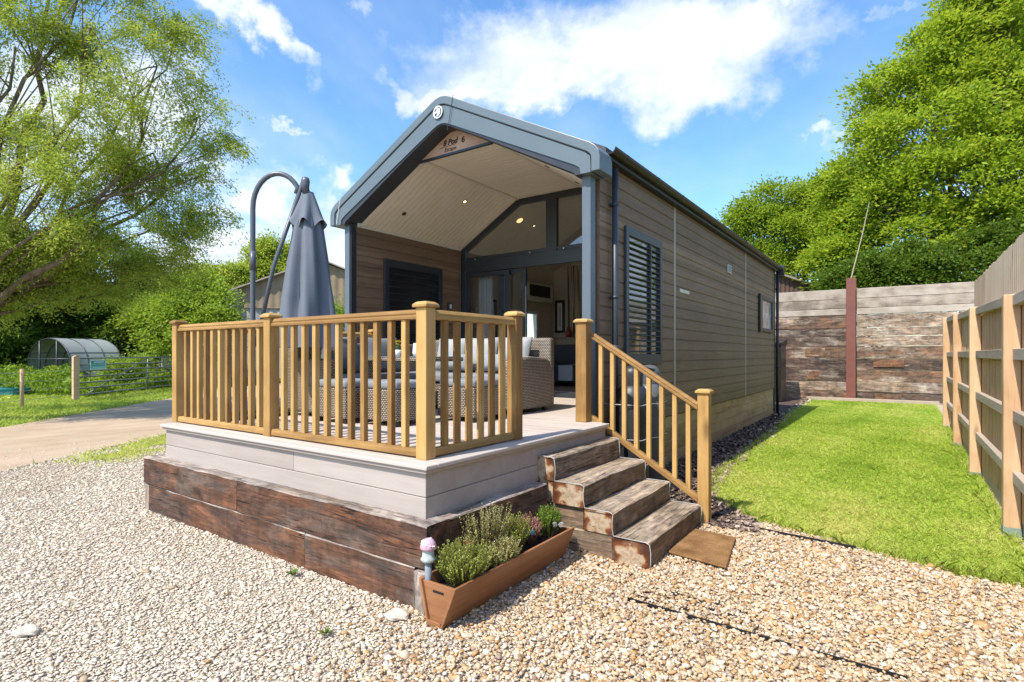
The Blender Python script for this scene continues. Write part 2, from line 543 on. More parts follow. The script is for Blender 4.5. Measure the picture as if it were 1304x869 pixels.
def endgrain():
    t = NT('sleeper_end_grain')
    tc = t.n('ShaderNodeTexCoord').outputs['Object']
    oi = t.n('ShaderNodeObjectInfo').outputs['Random']
    sep = t.n('ShaderNodeSeparateXYZ', {0: tc})
    ang = t.math('ARCTAN2', sep.outputs[2], sep.outputs[0])
    cx = t.math('ADD', sep.outputs[0], t.math('MULTIPLY', t.math('SUBTRACT', oi, 0.5), 0.08))
    r = t.math('SQRT', t.math('ADD', t.math('MULTIPLY', cx, cx), t.math('MULTIPLY', sep.outputs[2], sep.outputs[2])))
    rv = t.obj()
    nn = t.noise(rv, 14, 5, 0.6)
    rr = t.math('ADD', r, t.math('MULTIPLY', t.math('SUBTRACT', nn, 0.5), 0.16))
    rings = t.math('SINE', t.math('MULTIPLY', rr, 330.0))
    star = t.math('SINE', t.math('ADD', t.math('MULTIPLY', ang, 5.0), t.math('MULTIPLY', nn, 9.0)))
    c = t.ramp(t.math('ADD', rr, t.math('MULTIPLY', star, 0.020)), [(0.02, (0.42, 0.30, 0.19)), (0.055, (0.55, 0.45, 0.33)), (0.085, (0.46, 0.33, 0.20)), (0.105, (0.22, 0.075, 0.025)), (0.14, (0.09, 0.035, 0.02))])
    c = t.mix(0.25, c, t.ramp(rings, [(0.2, (0.30, 0.20, 0.12)), (0.8, (0.6, 0.5, 0.38))]), 'MULTIPLY')
    crack = t.ramp(t.noise(t.map(rv, (3, 1, 12)), 3, 5, 0.6, 1.5), [(0.32, (1, 1, 1)), (0.37, (0, 0, 0))])
    c = t.mix(crack, c, (0.05, 0.025, 0.015))
    c = t.mix(t.ramp(t.noise(rv, 5, 4), [(0.52, (0, 0, 0)), (0.7, (0.8, 0.8, 0.8))]), c, (0.24, 0.17, 0.12))
    return t.out(t.pbr(c, 0.8, t.bump(nn, 0.4, 0.01), spec=0.2))


M_END = endgrain()


def rattan_mat():
    t = NT('rattan_weave')
    o = t.n('ShaderNodeTexCoord').outputs['Object']
    sep = t.n('ShaderNodeSeparateXYZ', {0: o})
    h = t.math('ADD', sep.outputs[0], sep.outputs[1])
    row = t.math('MULTIPLY', sep.outputs[2], 58.0)
    col = t.math('MULTIPLY', h, 30.0)
    par = t.math('MULTIPLY', t.math('MODULO', t.math('FLOOR', row), 2.0), 0.5)
    fx = t.math('ABSOLUTE', t.math('SUBTRACT', t.math('FRACT', t.math('ADD', col, par)), 0.5))
    fz = t.math('ABSOLUTE', t.math('SUBTRACT', t.math('FRACT', row), 0.5))
    hgt = t.math('MULTIPLY', t.math('SUBTRACT', 0.5, t.math('MULTIPLY', fz, 1.0)), t.math('SUBTRACT', 1.0, t.math('MULTIPLY', fx, 1.6)))
    nz = t.noise(o, 30, 3)
    c = t.ramp(t.math('ADD', hgt, t.math('MULTIPLY', t.math('SUBTRACT', nz, 0.5), 0.2)), [(0.05, (0.03, 0.022, 0.016)), (0.20, (0.30, 0.24, 0.18)), (0.5, (0.58, 0.50, 0.41))])
    return t.out(t.pbr(c, 0.5, t.bump(hgt, 0.8, 0.012), spec=0.4))


M_RATTAN = rattan_mat()
M_CUSH = plain('cushion_fabric', (0.33, 0.335, 0.32), 0.9, var=0.1, bump=0.15, nscale=20)
M_SEAT = plain('seat_pad_fabric', (0.21, 0.225, 0.235), 0.9, var=0.1, bump=0.15, nscale=20)
M_CANVAS = plain('parasol_canvas', (0.125, 0.143, 0.172), 0.85, var=0.1, bump=0.1, nscale=8)

# ------------------------------------------------------------------ ground
def ground_mat(name, stops, scale, bump=0.4, fine=60, dist=0.03, rough=0.95):
    t = NT(name)
    g = t.n('ShaderNodeNewGeometry').outputs['Position']
    a = t.noise(g, scale, 6, 0.6)
    b = t.noise(g, fine, 4, 0.65)
    f = t.math('ADD', t.math('MULTIPLY', a, 0.6), t.math('MULTIPLY', b, 0.4))
    c = t.ramp(f, stops)
    return t.out(t.pbr(c, rough, t.bump(b, bump, dist), spec=0.15))


def gravel_bed_mat():
    t = NT('gravel_bed')
    g = t.n('ShaderNodeNewGeometry').outputs['Position']
    v = t.n('ShaderNodeTexVoronoi', {'Vector': g, 'Scale': 62.0, 'Randomness': 1.0})
    v2 = t.n('ShaderNodeTexVoronoi', {'Vector': g, 'Scale': 62.0, 'Randomness': 1.0}, feature='DISTANCE_TO_EDGE')
    rnd = t.n('ShaderNodeSeparateColor', {0: v.outputs['Color']}).outputs[0]
    big = t.noise(g, 0.6, 4)
    c = t.ramp(rnd, [(0.0, (0.52, 0.425, 0.31)), (0.5, (0.64, 0.54, 0.41)), (1.0, (0.70, 0.61, 0.48))])
    c = t.mix(t.ramp(big, [(0.5, (0, 0, 0)), (0.75, (0.5, 0.5, 0.5))]), c, (0.36, 0.28, 0.19))
    e = t.ramp(v2.outputs['Distance'], [(0.0, (0.72, 0.69, 0.64)), (0.10, (1, 1, 1))])
    c = t.mix(0.75, c, e, 'MULTIPLY')
    return t.out(t.pbr(c, 0.9, t.bump(t.math('MINIMUM', v2.outputs['Distance'], 0.25), 1.0, 0.03), spec=0.2))


def sheet(name, poly, z, mat, label=None, kind='structure', cat=None):
    mb = MB()
    mb.add([(x, y, z) for x, y in poly], [tuple(range(len(poly)))])
    o = mb.build(name, mat)
    tag(o, label, cat, kind=kind)
    return o


sheet('ground', [(-600, -300), (600, -300), (600, 900), (-600, 900)], -0.045,
      ground_mat('rough_grass_ground', [(0.3, (0.045, 0.06, 0.015)), (0.5, (0.08, 0.105, 0.025)), (0.7, (0.14, 0.14, 0.05))], 0.5), 'rough grassy ground reaching to the horizon', cat='ground')
sheet('gravel_bed', [(-30, -12), (6, -12), (6, 22), (-2.4, 22), (-2.4, 6), (-9.0, 6.5), (-11.4, 4.9), (-9.4, 2.0), (-12, -4)], -0.006, gravel_bed_mat(), 'pale stone bed beneath the loose gravel', cat='ground')
TRACK = [(-9.49, 2.03), (-11.3, 4.75), (-14.5, 9.5), (-19, 20), (-28, 20), (-24.5, 12.5), (-20.3, 8.6), (-15.07, 3.2), (-10.5, -3.5), (-7, -12), (-2, -12), (-6.2, -4)]


def track_mat():
    t = NT('dirt_track')
    g = t.n('ShaderNodeNewGeometry').outputs['Position']
    a = t.noise(t.map(g, (1, 1, 1), (0, 0, rad(-33))), 0.9, 6, 0.65)
    ru = t.noise(t.map(g, (1.6, 0.12, 1), (0, 0, rad(36))), 1.5, 5, 0.6)
    b = t.noise(g, 45, 4, 0.7)
    f = t.math('ADD', t.math('ADD', t.math('MULTIPLY', a, 0.35), t.math('MULTIPLY', ru, 0.3)), t.math('MULTIPLY', b, 0.35))
    c = t.ramp(f, [(0.32, (0.27, 0.185, 0.115)), (0.47, (0.43, 0.315, 0.21)), (0.62, (0.53, 0.41, 0.295)), (0.75, (0.60, 0.49, 0.375))])
    return t.out(t.pbr(c, 0.95, t.bump(f, 0.7, 0.06), spec=0.1))


sheet('dirt_track', TRACK, 0.0, track_mat(), 'beige dirt track running past the deck to the gate', cat='track')
LAWN = [(-1.63, 5.95), (-1.11, 5.42), (-0.65, 5.2), (-0.24, 5.04), (0.39, 4.84), (0.74, 4.86), (0.77, 6), (0.80, 20.5), (-2.42, 20.4), (-2.38, 16), (-2.05, 11.3), (-1.93, 8), (-1.86, 6.6)]
M_TURF = ground_mat('turf_soil', [(0.3, (0.25, 0.33, 0.04)), (0.5, (0.38, 0.44, 0.075)), (0.7, (0.52, 0.49, 0.18))], 1.3, 0.5)
sheet('lawn', LAWN, 0.004, M_TURF, 'strip of bright mown lawn beside the lodge', cat='lawn')
sheet('bark_bed', [(-2.6, 4.95), (-1.5, 5.0), (-1.1, 5.25), (-1.0, 5.5), (-1.5, 6.1), (-1.75, 8), (-1.95, 11.3), (-2.25, 16), (-2.3, 20.95), (-7, 20.95), (-7, 15.1), (-2.6, 15.1)], -0.004,
      ground_mat('bark_soil', [(0.3, (0.05, 0.034, 0.026)), (0.5, (0.10, 0.07, 0.055)), (0.7, (0.20, 0.145, 0.11))], 3, 0.8, 70), 'strip of dark bark along the lodge wall', cat='ground')

# ---- loose stones
def ico():
    bm = bmesh.new(); bmesh.ops.create_icosphere(bm, subdivisions=1, radius=1)
    v = np.array([q.co[:] for q in bm.verts]); f = np.array([[q.index for q in g.verts] for g in bm.faces]); bm.free()
    return v, f


ICO_V, ICO_F = ico()


def stones(name, x, y, size, flat, mat, label, z=None, tint=None, smooth=False, jag=0.22, tilt=0.3):
    n = len(x)
    nv = len(ICO_V)
    var = np.stack([ICO_V * (1 + RNG.uniform(-jag, jag, (nv, 1))) for _ in range(24)])
    pick = RNG.integers(0, 24, n)
    V = var[pick]
    s = np.stack([size * RNG.uniform(0.7, 1.3, n), size * RNG.uniform(0.55, 1.0, n), size * flat * RNG.uniform(0.7, 1.2, n)], 1)
    V = V * s[:, None, :]
    ax = RNG.normal(0, tilt, n); ay = RNG.normal(0, tilt, n); az = RNG.uniform(0, 6.283, n)
    ca, sa = np.cos(az)[:, None], np.sin(az)[:, None]
    X, Y, Z = V[..., 0], V[..., 1], V[..., 2]
    X, Y = X * ca - Y * sa, X * sa + Y * ca
    cb, sb = np.cos(ax)[:, None], np.sin(ax)[:, None]
    Y, Z = Y * cb - Z * sb, Y * sb + Z * cb
    cb, sb = np.cos(ay)[:, None], np.sin(ay)[:, None]
    X, Z = X * cb + Z * sb, -X * sb + Z * cb
    zz = (RNG.uniform(-0.008, 0.012, n) if z is None else z)
    V = np.stack([X + x[:, None], Y + y[:, None], Z + zz[:, None]], 2).reshape(-1, 3)
    F = (ICO_F[None] + (np.arange(n) * nv)[:, None, None]).reshape(-1, 3)
    r = RNG.uniform(0, 1, n) if tint is None else tint
    ob = np_mesh(name, V, F, mat, attrs={'rnd': np.repeat(r, nv)}, smooth=smooth)
    return tag(ob, label, 'gravel', kind='stuff')


def stone_mat(name, stops, rough=0.75):
    t = NT(name)
    a = t.n('ShaderNodeAttribute', attribute_name='rnd').outputs['Fac']
    c = t.ramp(a, stops)
    g = t.n('ShaderNodeNewGeometry').outputs['Position']
    nz = t.noise(g, 90, 3, 0.6)
    c = t.mix(0.3, c, t.ramp(nz, [(0.3, (0.5, 0.45, 0.4)), (0.7, (1, 1, 1))]), 'MULTIPLY')
    return t.out(t.pbr(c, rough, t.bump(nz, 0.25, 0.004), spec=0.25))


DECK_X0, DECK_X1, DECK_Y0 = -5.80, -2.36, 2.44
SL_Y, SL_X, SL_X0 = 2.33, -2.25, -6.02       # outer faces of the sleeper base


def patch(x, y):
    p = np.sin(x * 2.1 + 1.3 * np.sin(y * 1.1)) * np.sin(y * 1.7 + 0.8 * np.sin(x * 2.9)) + 0.6 * np.sin(x * 5.3 + y * 3.1) * np.sin(y * 4.3 - x * 2.2) + 0.4 * np.sin(x * 9 + 2 * np.sin(y * 7)) * np.sin(y * 8.1)
    return p / 2


def gravel():
    n = 800000
    x = RNG.uniform(-11.5, 1.2, n); y = RNG.uniform(-2.6, 9.0, n)
    D = x * FW[0] + y * FW[1]
    lat = x * RT[0] + y * RT[1]
    ok = (D > 1.2) & (np.abs(lat) < D * 1.1 + 1.3)
    ok &= ~((x > SL_X0 + 0.02) & (x < SL_X - 0.02) & (y > SL_Y + 0.02))
    ok &= ~((x > -2.3) & (x < -1.46) & (y > 3.72) & (y < 4.92))
    lawn_big = in_poly(x, y, LAWN)
    ok &= ~lawn_big
    # beyond the mulch edge
    ok &= ~((x > -2.7) & (x < -1.0) & (y > 5.0) & (y > 5.0 + (-(x + 1.5)) * 0.3))
    ok &= ~((x > 0.3) & (y > 5.2))
    ok &= ~((x > -1.5) & (y > 5.0) & (x < -1.0) & (y > 5.2))
    ok &= ~(in_poly(x, y, TRACK) & (RNG.uniform(0, 1, n) > 0.05))
    ok &= ~((x < -6.0) & (y > 4.4 + (x + 6) * -0.0) & (RNG.uniform(0, 1, n) > 0.25))
    ok &= x < 0.85
    dens = np.clip(1.25 - 0.13 * (D - 3.0), 0.30, 1.25) / 1.25
    ok &= RNG.uniform(0, 1, n) < dens
    x, y, D = x[ok], y[ok], D[ok]
    s = (x + 2.0) * 0.9 + (y - 2.4) * 0.25 + RNG.normal(0, 0.45, len(x))
    right = s > 0
    gs = 1 + np.clip(D - 3.5, 0, 6) * 0.07
    xl, yl, gl = x[~right], y[~right], gs[~right]
    pt_ = np.clip(patch(xl * 0.55 + 2, yl * 0.7) * 0.9 + 0.1 * (-xl - 5.5), 0, 0.8) * (0.35 + 0.65 * (xl < -4.2))
    tl = np.clip(RNG.uniform(0, 1, len(xl)) * (1 - 0.75 * pt_), 0, 1)
    stones('gravel', xl, yl, RNG.lognormal(0, 0.40, len(xl)) * 0.0086 * gl, 0.26, stone_mat('limestone_chippings', [(0.0, (0.40, 0.30, 0.19)), (0.12, (0.60, 0.495, 0.36)), (0.5, (0.69, 0.595, 0.46)), (1.0, (0.75, 0.67, 0.55))]),
           'pale crushed limestone chippings left of the planter', tint=tl, tilt=0.12, z=RNG.uniform(-0.005, 0.0025, len(xl)))
    xr, yr, gr = x[right], y[right], gs[right]
    stones('gravel', xr, yr, RNG.lognormal(0, 0.34, len(xr)) * 0.0112 * gr, 0.5,
           stone_mat('mixed_shingle', [(0.0, (0.25, 0.17, 0.11)), (0.10, (0.45, 0.26, 0.105)), (0.26, (0.56, 0.38, 0.20)), (0.36, (0.33, 0.265, 0.22)), (0.44, (0.57, 0.42, 0.255)), (0.66, (0.60, 0.465, 0.31)), (0.88, (0.65, 0.54, 0.41)), (1.0, (0.74, 0.67, 0.57))], 0.6),
           'mixed tan and white shingle in front of the steps and lawn', smooth=False, jag=0.18)


gravel()

# ---- bark flakes
def bark():
    n = 26000
    x = RNG.uniform(-2.6, -0.9, n); y = RNG.uniform(4.95, 20.5, n) ** 1.0
    y = 4.95 + (RNG.uniform(0, 1, n) ** 1.7) * 15.5
    edge = np.interp(y, [4.9, 5.5, 6.1, 8, 11.3, 16, 20.5], [-1.0, -1.2, -1.66, -1.85, -1.98, -2.3, -2.35])
    ok = (x < edge + RNG.normal(0, 0.04, n)) & ~((x < -1.4) & (y < 4.99))
    x, y = x[ok], y[ok]; n = len(x)
    sunlit_edge = np.clip(1 - (np.interp(y, [4.9, 5.5, 6.1, 8, 11.3, 16, 20.5], [-1.0, -1.2, -1.66, -1.85, -1.98, -2.3, -2.35]) - x) / 0.28, 0, 1)  # sunlit strip beside the lawn, put into the chip colour as a paler tone
    L = RNG.uniform(0.012, 0.04, n) * (1 + (y - 5) * 0.04); W = L * RNG.uniform(0.25, 0.6, n)
    az = RNG.uniform(0, 6.283, n); ti = RNG.normal(0, 0.35, n)
    d = np.stack([np.cos(az) * np.cos(ti), np.sin(az) * np.cos(ti), np.sin(ti)], 1)
    s = np.stack([-np.sin(az), np.cos(az), RNG.normal(0, 0.3, n)], 1)
    c = np.stack([x, y, RNG.uniform(0.002, 0.022, n)], 1)
    V = np.stack([c - d * L[:, None] - s * W[:, None] * 0.6, c + d * L[:, None] - s * W[:, None], c + d * L[:, None] * 0.9 + s * W[:, None], c - d * L[:, None] + s * W[:, None]], 1).reshape(-1, 3)
    F = np.arange(4 * n).reshape(n, 4)
    t = stone_mat('bark_chips', [(0.0, (0.06, 0.04, 0.034)), (0.45, (0.17, 0.115, 0.09)), (0.8, (0.32, 0.23, 0.175)), (1.0, (0.50, 0.40, 0.31))], 0.9)
    tag(np_mesh('bark_mulch', V, F, t, attrs={'rnd': np.repeat(np.clip(RNG.normal(0.42, 0.25, n) + 0.4 * sunlit_edge, 0, 1), 4)}), 'dark bark chippings strewn along the lodge plinth', 'mulch', kind='stuff')


bark()

# ---- lawn blades
def blades(name, x, y, h, w, col, mat, label, z0=0.0, lean=0.5):
    n = len(x)
    az = RNG.uniform(0, 6.283, n)
    lx = RNG.normal(0, lean, n) * h; ly = RNG.normal(0, lean, n) * h
    b = np.stack([x, y, np.full(n, z0)], 1)
    s = np.stack([np.cos(az), np.sin(az), np.zeros(n)], 1) * (w / 2)[:, None]
    m = b + np.stack([lx * 0.35, ly * 0.35, h * 0.6], 1)
    tip = b + np.stack([lx, ly, h], 1)
    V = np.stack([b - s, b + s, m + s * 0.8, tip, m - s * 0.8], 1).reshape(-1, 3)
    i = np.arange(n) * 5
    F = np.stack([i, i + 1, i + 2, i + 3, i + 4], 1)
    ob = np_mesh(name, V, F, mat, attrs={'rnd': np.repeat(col, 5)})
    return tag(ob, label, 'grass', kind='stuff')


M_GRASS = leafmat('grass_blades', (0.19, 0.36, 0.03), (0.43, 0.60, 0.075), (0.74, 0.70, 0.26), 0.45)


def lawn_grass():
    n = 270000
    x = RNG.uniform(-2.5, 0.80, n); y = 4.8 + RNG.uniform(0, 1, n) ** 1.9 * 15.7
    jx = RNG.normal(0, 0.035, n); jy = RNG.normal(0, 0.035, n)
    ok = in_poly(x + jx, y + jy, LAWN)
    x, y = x[ok], y[ok]
    k = 1 + (y - 5) * 0.09
    ragged = RNG.uniform(0.6, 1.2, len(x))
    c = np.clip(0.44 + 0.42 * patch(x * 0.8, y * 0.6) + 0.16 * np.exp(-((y - 6.3) / 1.6) ** 2) + RNG.normal(0, 0.17, len(x)) + (RNG.uniform(0, 1, len(x)) < 0.07) * 0.5, 0, 1)
    blades('grass', x, y, 0.027 * ragged * (1 + (y - 5) * 0.02), 0.0042 * k, c, M_GRASS, 'bright green mown grass of the lawn strip', 0.004, 1.0)
    # longer ragged tufts along the lawn's edges
    P_ = []
    for (a, b, k) in (((-1.55, 5.9), (-1.11, 5.42), 260), ((-1.11, 5.42), (-0.24, 5.04), 500), ((-0.24, 5.04), (0.39, 4.84), 420), ((0.39, 4.84), (0.74, 4.86), 260), ((0.70, 4.9), (0.72, 14.3), 1800), ((-1.86, 6.6), (-2.05, 11.3), 700)):
        t_ = RNG.uniform(0, 1, k)
        P_.append(np.stack([a[0] + (b[0] - a[0]) * t_ + RNG.normal(0, 0.035, k), a[1] + (b[1] - a[1]) * t_ + RNG.normal(0, 0.035, k)], 1))
    P_ = np.concatenate(P_); k = len(P_)
    blades('grass', P_[:, 0], P_[:, 1], RNG.uniform(0.03, 0.085, k), RNG.uniform(0.004, 0.007, k), np.clip(RNG.normal(0.5, 0.25, k), 0, 1), M_GRASS, 'longer ragged grass along the edges of the lawn', 0.0, 0.7)
    # verge along the far side of the track and tufts at its near side
    n = 90000
    u = RNG.uniform(0, 1, n); v = RNG.uniform(0, 1, n)
    a0 = np.array([-15.4, 3.0]); a1 = np.array([-24.5, 12.2])
    px = a0[0] + (a1[0] - a0[0]) * u; py = a0[1] + (a1[1] - a0[1]) * u
    off = v * 5.5 + RNG.normal(0, 0.3, n)
    px = px - off * 0.72; py = py - off * 0.70
    c = np.clip(0.45 + 0.25 * patch(px * .6, py * .6) + RNG.normal(0, 0.2, n), 0, 1)
    blades('grass', px, py, RNG.uniform(0.05, 0.22, n) * (0.5 + np.clip(off, 0, 4) * 0.22), np.full(n, 0.018), c, M_GRASS, 'rough grass verge between the track and the gate', -0.04, 0.6)
    n = 9000
    u = RNG.uniform(0, 1, n)
    px = -9.0 + (-11.6 + 9.0) * u + RNG.normal(0, 0.28, n); py = 2.6 + (5.9 - 2.6) * u + RNG.normal(0, 0.22, n)
    keep = (patch(px, py) > -0.1) & (u > 0.12)
    px, py = px[keep], py[keep]
    blades('grass', px, py, RNG.uniform(0.02, 0.07, len(px)), np.full(len(px), 0.01), np.clip(RNG.normal(0.7, 0.2, len(px)), 0, 1), M_GRASS, 'thin yellowish grass at the near edge of the track', -0.01, 0.7)


lawn_grass()

# ------------------------------------------------------------------ deck on its sleeper base
DZ = 0.83
deck = thing('decking', 'raised beige deck with pale skirting boards in front of the lodge', 'deck', (-4.1, 4.0, 0))
mb = MB()
y = DECK_Y0 + 0.06
k = 0
while y < 7.44:
    x1 = DECK_X1 - 0.055 if y < 4.9 else -2.74
    x0 = DECK_X0 + 0.055 if y < 5.2 else -6.38
    mb.box(x0, x1, y, min(y + 0.143, 7.44), DZ - 0.03, DZ)
    y += 0.147
mb.build('deck_boards', M_DECK, deck, bevel=0.003)
mb = MB()
mb.box(DECK_X0 - 0.03, DECK_X1 + 0.047, DECK_Y0 - 0.043, DECK_Y0 + 0.056, DZ - 0.025, DZ + 0.002)
mb.box(DECK_X1 - 0.052, DECK_X1 + 0.047, DECK_Y0 + 0.058, 4.92, DZ - 0.025, DZ + 0.002)
mb.box(DECK_X0 - 0.03, DECK_X0 + 0.052, DECK_Y0 + 0.058, 5.2, DZ - 0.025, DZ + 0.002)
mb.build('deck_nosing', M_NOSE, deck, bevel=0.006, seg=2)
mb = MB()
mb.box(DECK_X0 - 0.012, DECK_X1 + 0.03, DECK_Y0 - 0.028, DECK_Y0 + 0.03, DZ - 0.05, DZ - 0.027)
mb.box(DECK_X1 - 0.03, DECK_X1 + 0.03, DECK_Y0 + 0.032, 4.92, DZ - 0.05, DZ - 0.027)
mb.build('edge_trim', M_SKIRT, deck, bevel=0.003)
joints = [(DECK_X0, -3.72), (-3.717, DECK_X1)]
for (z0, z1, jn) in ((0.498, 0.628, [(DECK_X0, DECK_X1)]), (0.632, DZ - 0.052, joints)):
    for (a, b) in jn:
        MB().box(a, b, DECK_Y0, DECK_Y0 + 0.02, z0, z1).build('skirting_board', M_SKIRT, deck, bevel=0.003)
    MB().box(DECK_X1 - 0.02, DECK_X1 + 0.001, DECK_Y0 + 0.021, 4.92, z0, z1).build('skirting_board', M_SKIRT, deck, bevel=0.003)
    MB().box(DECK_X0 - 0.001, DECK_X0 + 0.02, DECK_Y0 + 0.021, 5.2, z0, z1).build('skirting_board', M_SKIRT, deck, bevel=0.003)
MB().box(DECK_X0 + 0.03, DECK_X1 - 0.03, DECK_Y0 + 0.03, 4.9, 0.45, 0.77).build('joist_frame', M_SLEEP['x'], deck)


def wonky(mb, amp, n=3):
    return mb


def sleeper(x0, x1, y0, y1, z0, z1, parent, axis, mats, name='sleeper', ends=False, jit=0.006):
    """one timber with slightly uneven edges; materials: sides, top, ends"""
    L0, L1 = (x0, x1) if axis == 'x' else (y0, y1)
    n = max(3, int((L1 - L0) / 0.16))
    c = ((x0 + x1) / 2, (y0 + y1) / 2, (z0 + z1) / 2)
    o = (L0 + L1) / 2
    mb = MB()
    rings = []
    a0, a1 = (y0, y1) if axis == 'x' else (x0, x1)
    for i in range(n + 1):
        t = L0 + (L1 - L0) * i / n
        j = lambda: random.uniform(-jit, jit)
        q = 0.008
        pr = [(a0, z0), (a1, z0), (a1 + j() * .5, z1 - q + j()), (a1 - q + j(), z1 + j() * .6), (a0 + q + j(), z1 + j() * .6), (a0 + j() * .5, z1 - q + j())]
        rings.append([(t, p[0], p[1]) if axis == 'x' else (p[0], t, p[1]) for p in pr])
    vs = [p for r in rings for p in r]
    fs = {0: [], 1: []}
    for i in range(n):
        for k in range(6):
            k2 = (k + 1) % 6
            fs[1 if k in (3, 2, 4) else 0].append((i * 6 + k, i * 6 + k2, (i + 1) * 6 + k2, (i + 1) * 6 + k))
    mb.add(vs, fs[0], 0); mb.add(vs, fs[1], 1)
    mb.add(vs, [tuple(reversed(range(6))), tuple(range(n * 6, n * 6 + 6))], 2 if ends else 0)
    return mb.build(name, mats, parent, origin=c)


base = thing('sleeper_plinth', 'brown reclaimed railway sleepers stacked two high round the deck', 'sleeper wall', (-4.1, 2.5, 0))
SM = [M_SLEEP['x'], M_GREYTIMBER['x'], M_SLEEP['x']]
for (a, b, z0, z1) in ((SL_X0, -4.325, 0.256, 0.505), (-4.318, SL_X, 0.25, 0.503), (SL_X0 + 0.10, -3.43, -0.10, 0.248), (-3.42, SL_X - 0.10, -0.10, 0.246)):
    sleeper(a, b, SL_Y + random.uniform(0, 0.012), SL_Y + 0.2, z0, z1, base, 'x', SM)
SY = [M_SLEEP['y'], M_GREYTIMBER['y'], M_SLEEP['y']]
sleeper(SL_X - 0.2, SL_X, SL_Y + 0.205, 3.66, 0.25, 0.50, base, 'y', SY)
sleeper(SL_X - 0.2, SL_X - 0.005, SL_Y + 0.205, 3.70, -0.10, 0.247, base, 'y', SY)
sleeper(SL_X0, SL_X0 + 0.2, SL_Y + 0.205, 5.2, 0.25, 0.50, base, 'y', SY)
sleeper(SL_X0, SL_X0 + 0.2, SL_Y + 0.205, 5.2, -0.10, 0.247, base, 'y', SY)
M_STUMP = [M_GREYTIMBER['z']] * 3
MB().box(SL_X - 0.09, SL_X + 0.012, SL_Y - 0.015, SL_Y + 0.09, -0.1, 0.235).build('end_block', M_GREYTIMBER['z'], base, bevel=0.006, origin=(SL_X, SL_Y, 0.1))
MB().box(SL_X0 + 0.005, SL_X0 + 0.09, SL_Y + 0.01, SL_Y + 0.09, -0.1, 0.24).build('end_block', M_GREYTIMBER['z'], base, bevel=0.006, origin=(SL_X0, SL_Y, 0.1))

# ------------------------------------------------------------------ steps
steps = thing('sleeper_steps', 'four worn timber sleeper steps rising from the shingle to the deck', 'steps', (-1.85, 4.3, 0))
STX = [-1.44, -1.715, -1.95, -2.21]
STZ = [0.18, 0.347, 0.515, 0.695]
SY0, SY1 = 3.70, 4.92
TM = [M_RISER['y'], M_TREAD['y'], M_END]
for i in range(4):
    back = (STX[i + 1] - 0.005) if i < 3 else STX[i] - 0.25
    z0 = -0.08 if i == 0 else STZ[i - 1] + 0.002
    sleeper(back, STX[i], SY0 + random.uniform(-0.008, 0.008), SY1, z0, STZ[i], steps, 'y', TM, 'step', True, 0.005)
sleeper(-2.47, -2.225, SY0 + 0.01, SY1, 0.350, 0.513, steps, 'y', TM, 'sleeper', True, 0.004)
sleeper(-2.455, -1.965, SY0 + 0.02, SY0 + 0.2, 0.183, 0.345, steps, 'x', [M_RISER['x'], M_TREAD['x'], M_RISER['x']], 'sleeper', False, 0.005)
sleeper(-2.24, -1.725, SY0 + 0.015, SY0 + 0.2, -0.08, 0.178, steps, 'x', [M_RISER['x'], M_TREAD['x'], M_RISER['x']], 'sleeper', False, 0.005)
sleeper(-2.455, -1.965, SY1 - 0.2, SY1 - 0.005, -0.08, 0.345, steps, 'x', [M_RISER['x'], M_TREAD['x'], M_RISER['x']], 'sleeper', False, 0.005)
# rope light stapled along the step edges
for (yy, lab) in ((SY0 - 0.012, 'thin white rope light stapled down the near edge of the steps'), (SY1 - 0.03, 'thin white rope light along the far edge of the steps under the handrail')):
    pts = [(-2.45, yy, STZ[3] + 0.008)]
    dz = 0.008
    for i in (3, 2, 1, 0):
        zb = STZ[i - 1] + dz if i else 0.01
        pts += [(STX[i] - 0.02, yy, STZ[i] + dz), (STX[i] + 0.007, yy, STZ[i] - 0.004)]
        for q in (0.35, 0.7):
            pts.append((STX[i] + 0.007 + random.uniform(-0.008, 0.012), yy, STZ[i] + (zb - STZ[i]) * q))
        pts.append((STX[i] + 0.012, yy, zb))
    tag(MB().tube(pts, 0.0032, 6).build('rope_light', M_ROPE), lab, 'rope light')

# ------------------------------------------------------------------ railings
def post(parent, x0, y0, h, w=0.09, z0=DZ, cap=True):
    p = MB().box(x0, x0 + w, y0, y0 + w, z0, z0 + h).build('post', M_RAIL['z'], parent, bevel=0.005, seg=2, origin=(x0 + w / 2, y0 + w / 2, z0))
    o = 0.018
    zc = z0 + h
    mb = MB()
    a, b, c, d = x0 - o, x0 + w + o, y0 - o, y0 + w + o
    i = 0.022
    lo = [(a, c, zc), (b, c, zc), (b, d, zc), (a, d, zc)]
    mi = [(q[0], q[1], zc + 0.02) for q in lo]
    to = [(a + i, c + i, zc + 0.037), (b - i, c + i, zc + 0.037), (b - i, d - i, zc + 0.037), (a + i, d - i, zc + 0.037)]
    vs = lo + mi + to
    fs = [(3, 2, 1, 0), (8, 9, 10, 11)]
    for L in (0, 4):
        for q in range(4):
            r = (q + 1) % 4
            fs.append((L + q, L + r, L + 4 + r, L + 4 + q))
    mb.add(vs, fs)
    mb.build('cap', M_RAIL['x'], p, bevel=0.005, seg=2, origin=(x0 + w / 2, y0 + w / 2, zc))
    return p


def handrail_profile(w, h):
    return [(-w / 2, 0), (w / 2, 0), (w / 2, h * 0.30), (w / 2 - 0.007, h * 0.42), (w / 2 - 0.002, h * 0.62), (w / 2 - 0.016, h), (-w / 2 + 0.016, h), (-w / 2 + 0.002, h * 0.62), (-w / 2 + 0.007, h * 0.42), (-w / 2, h * 0.30)]


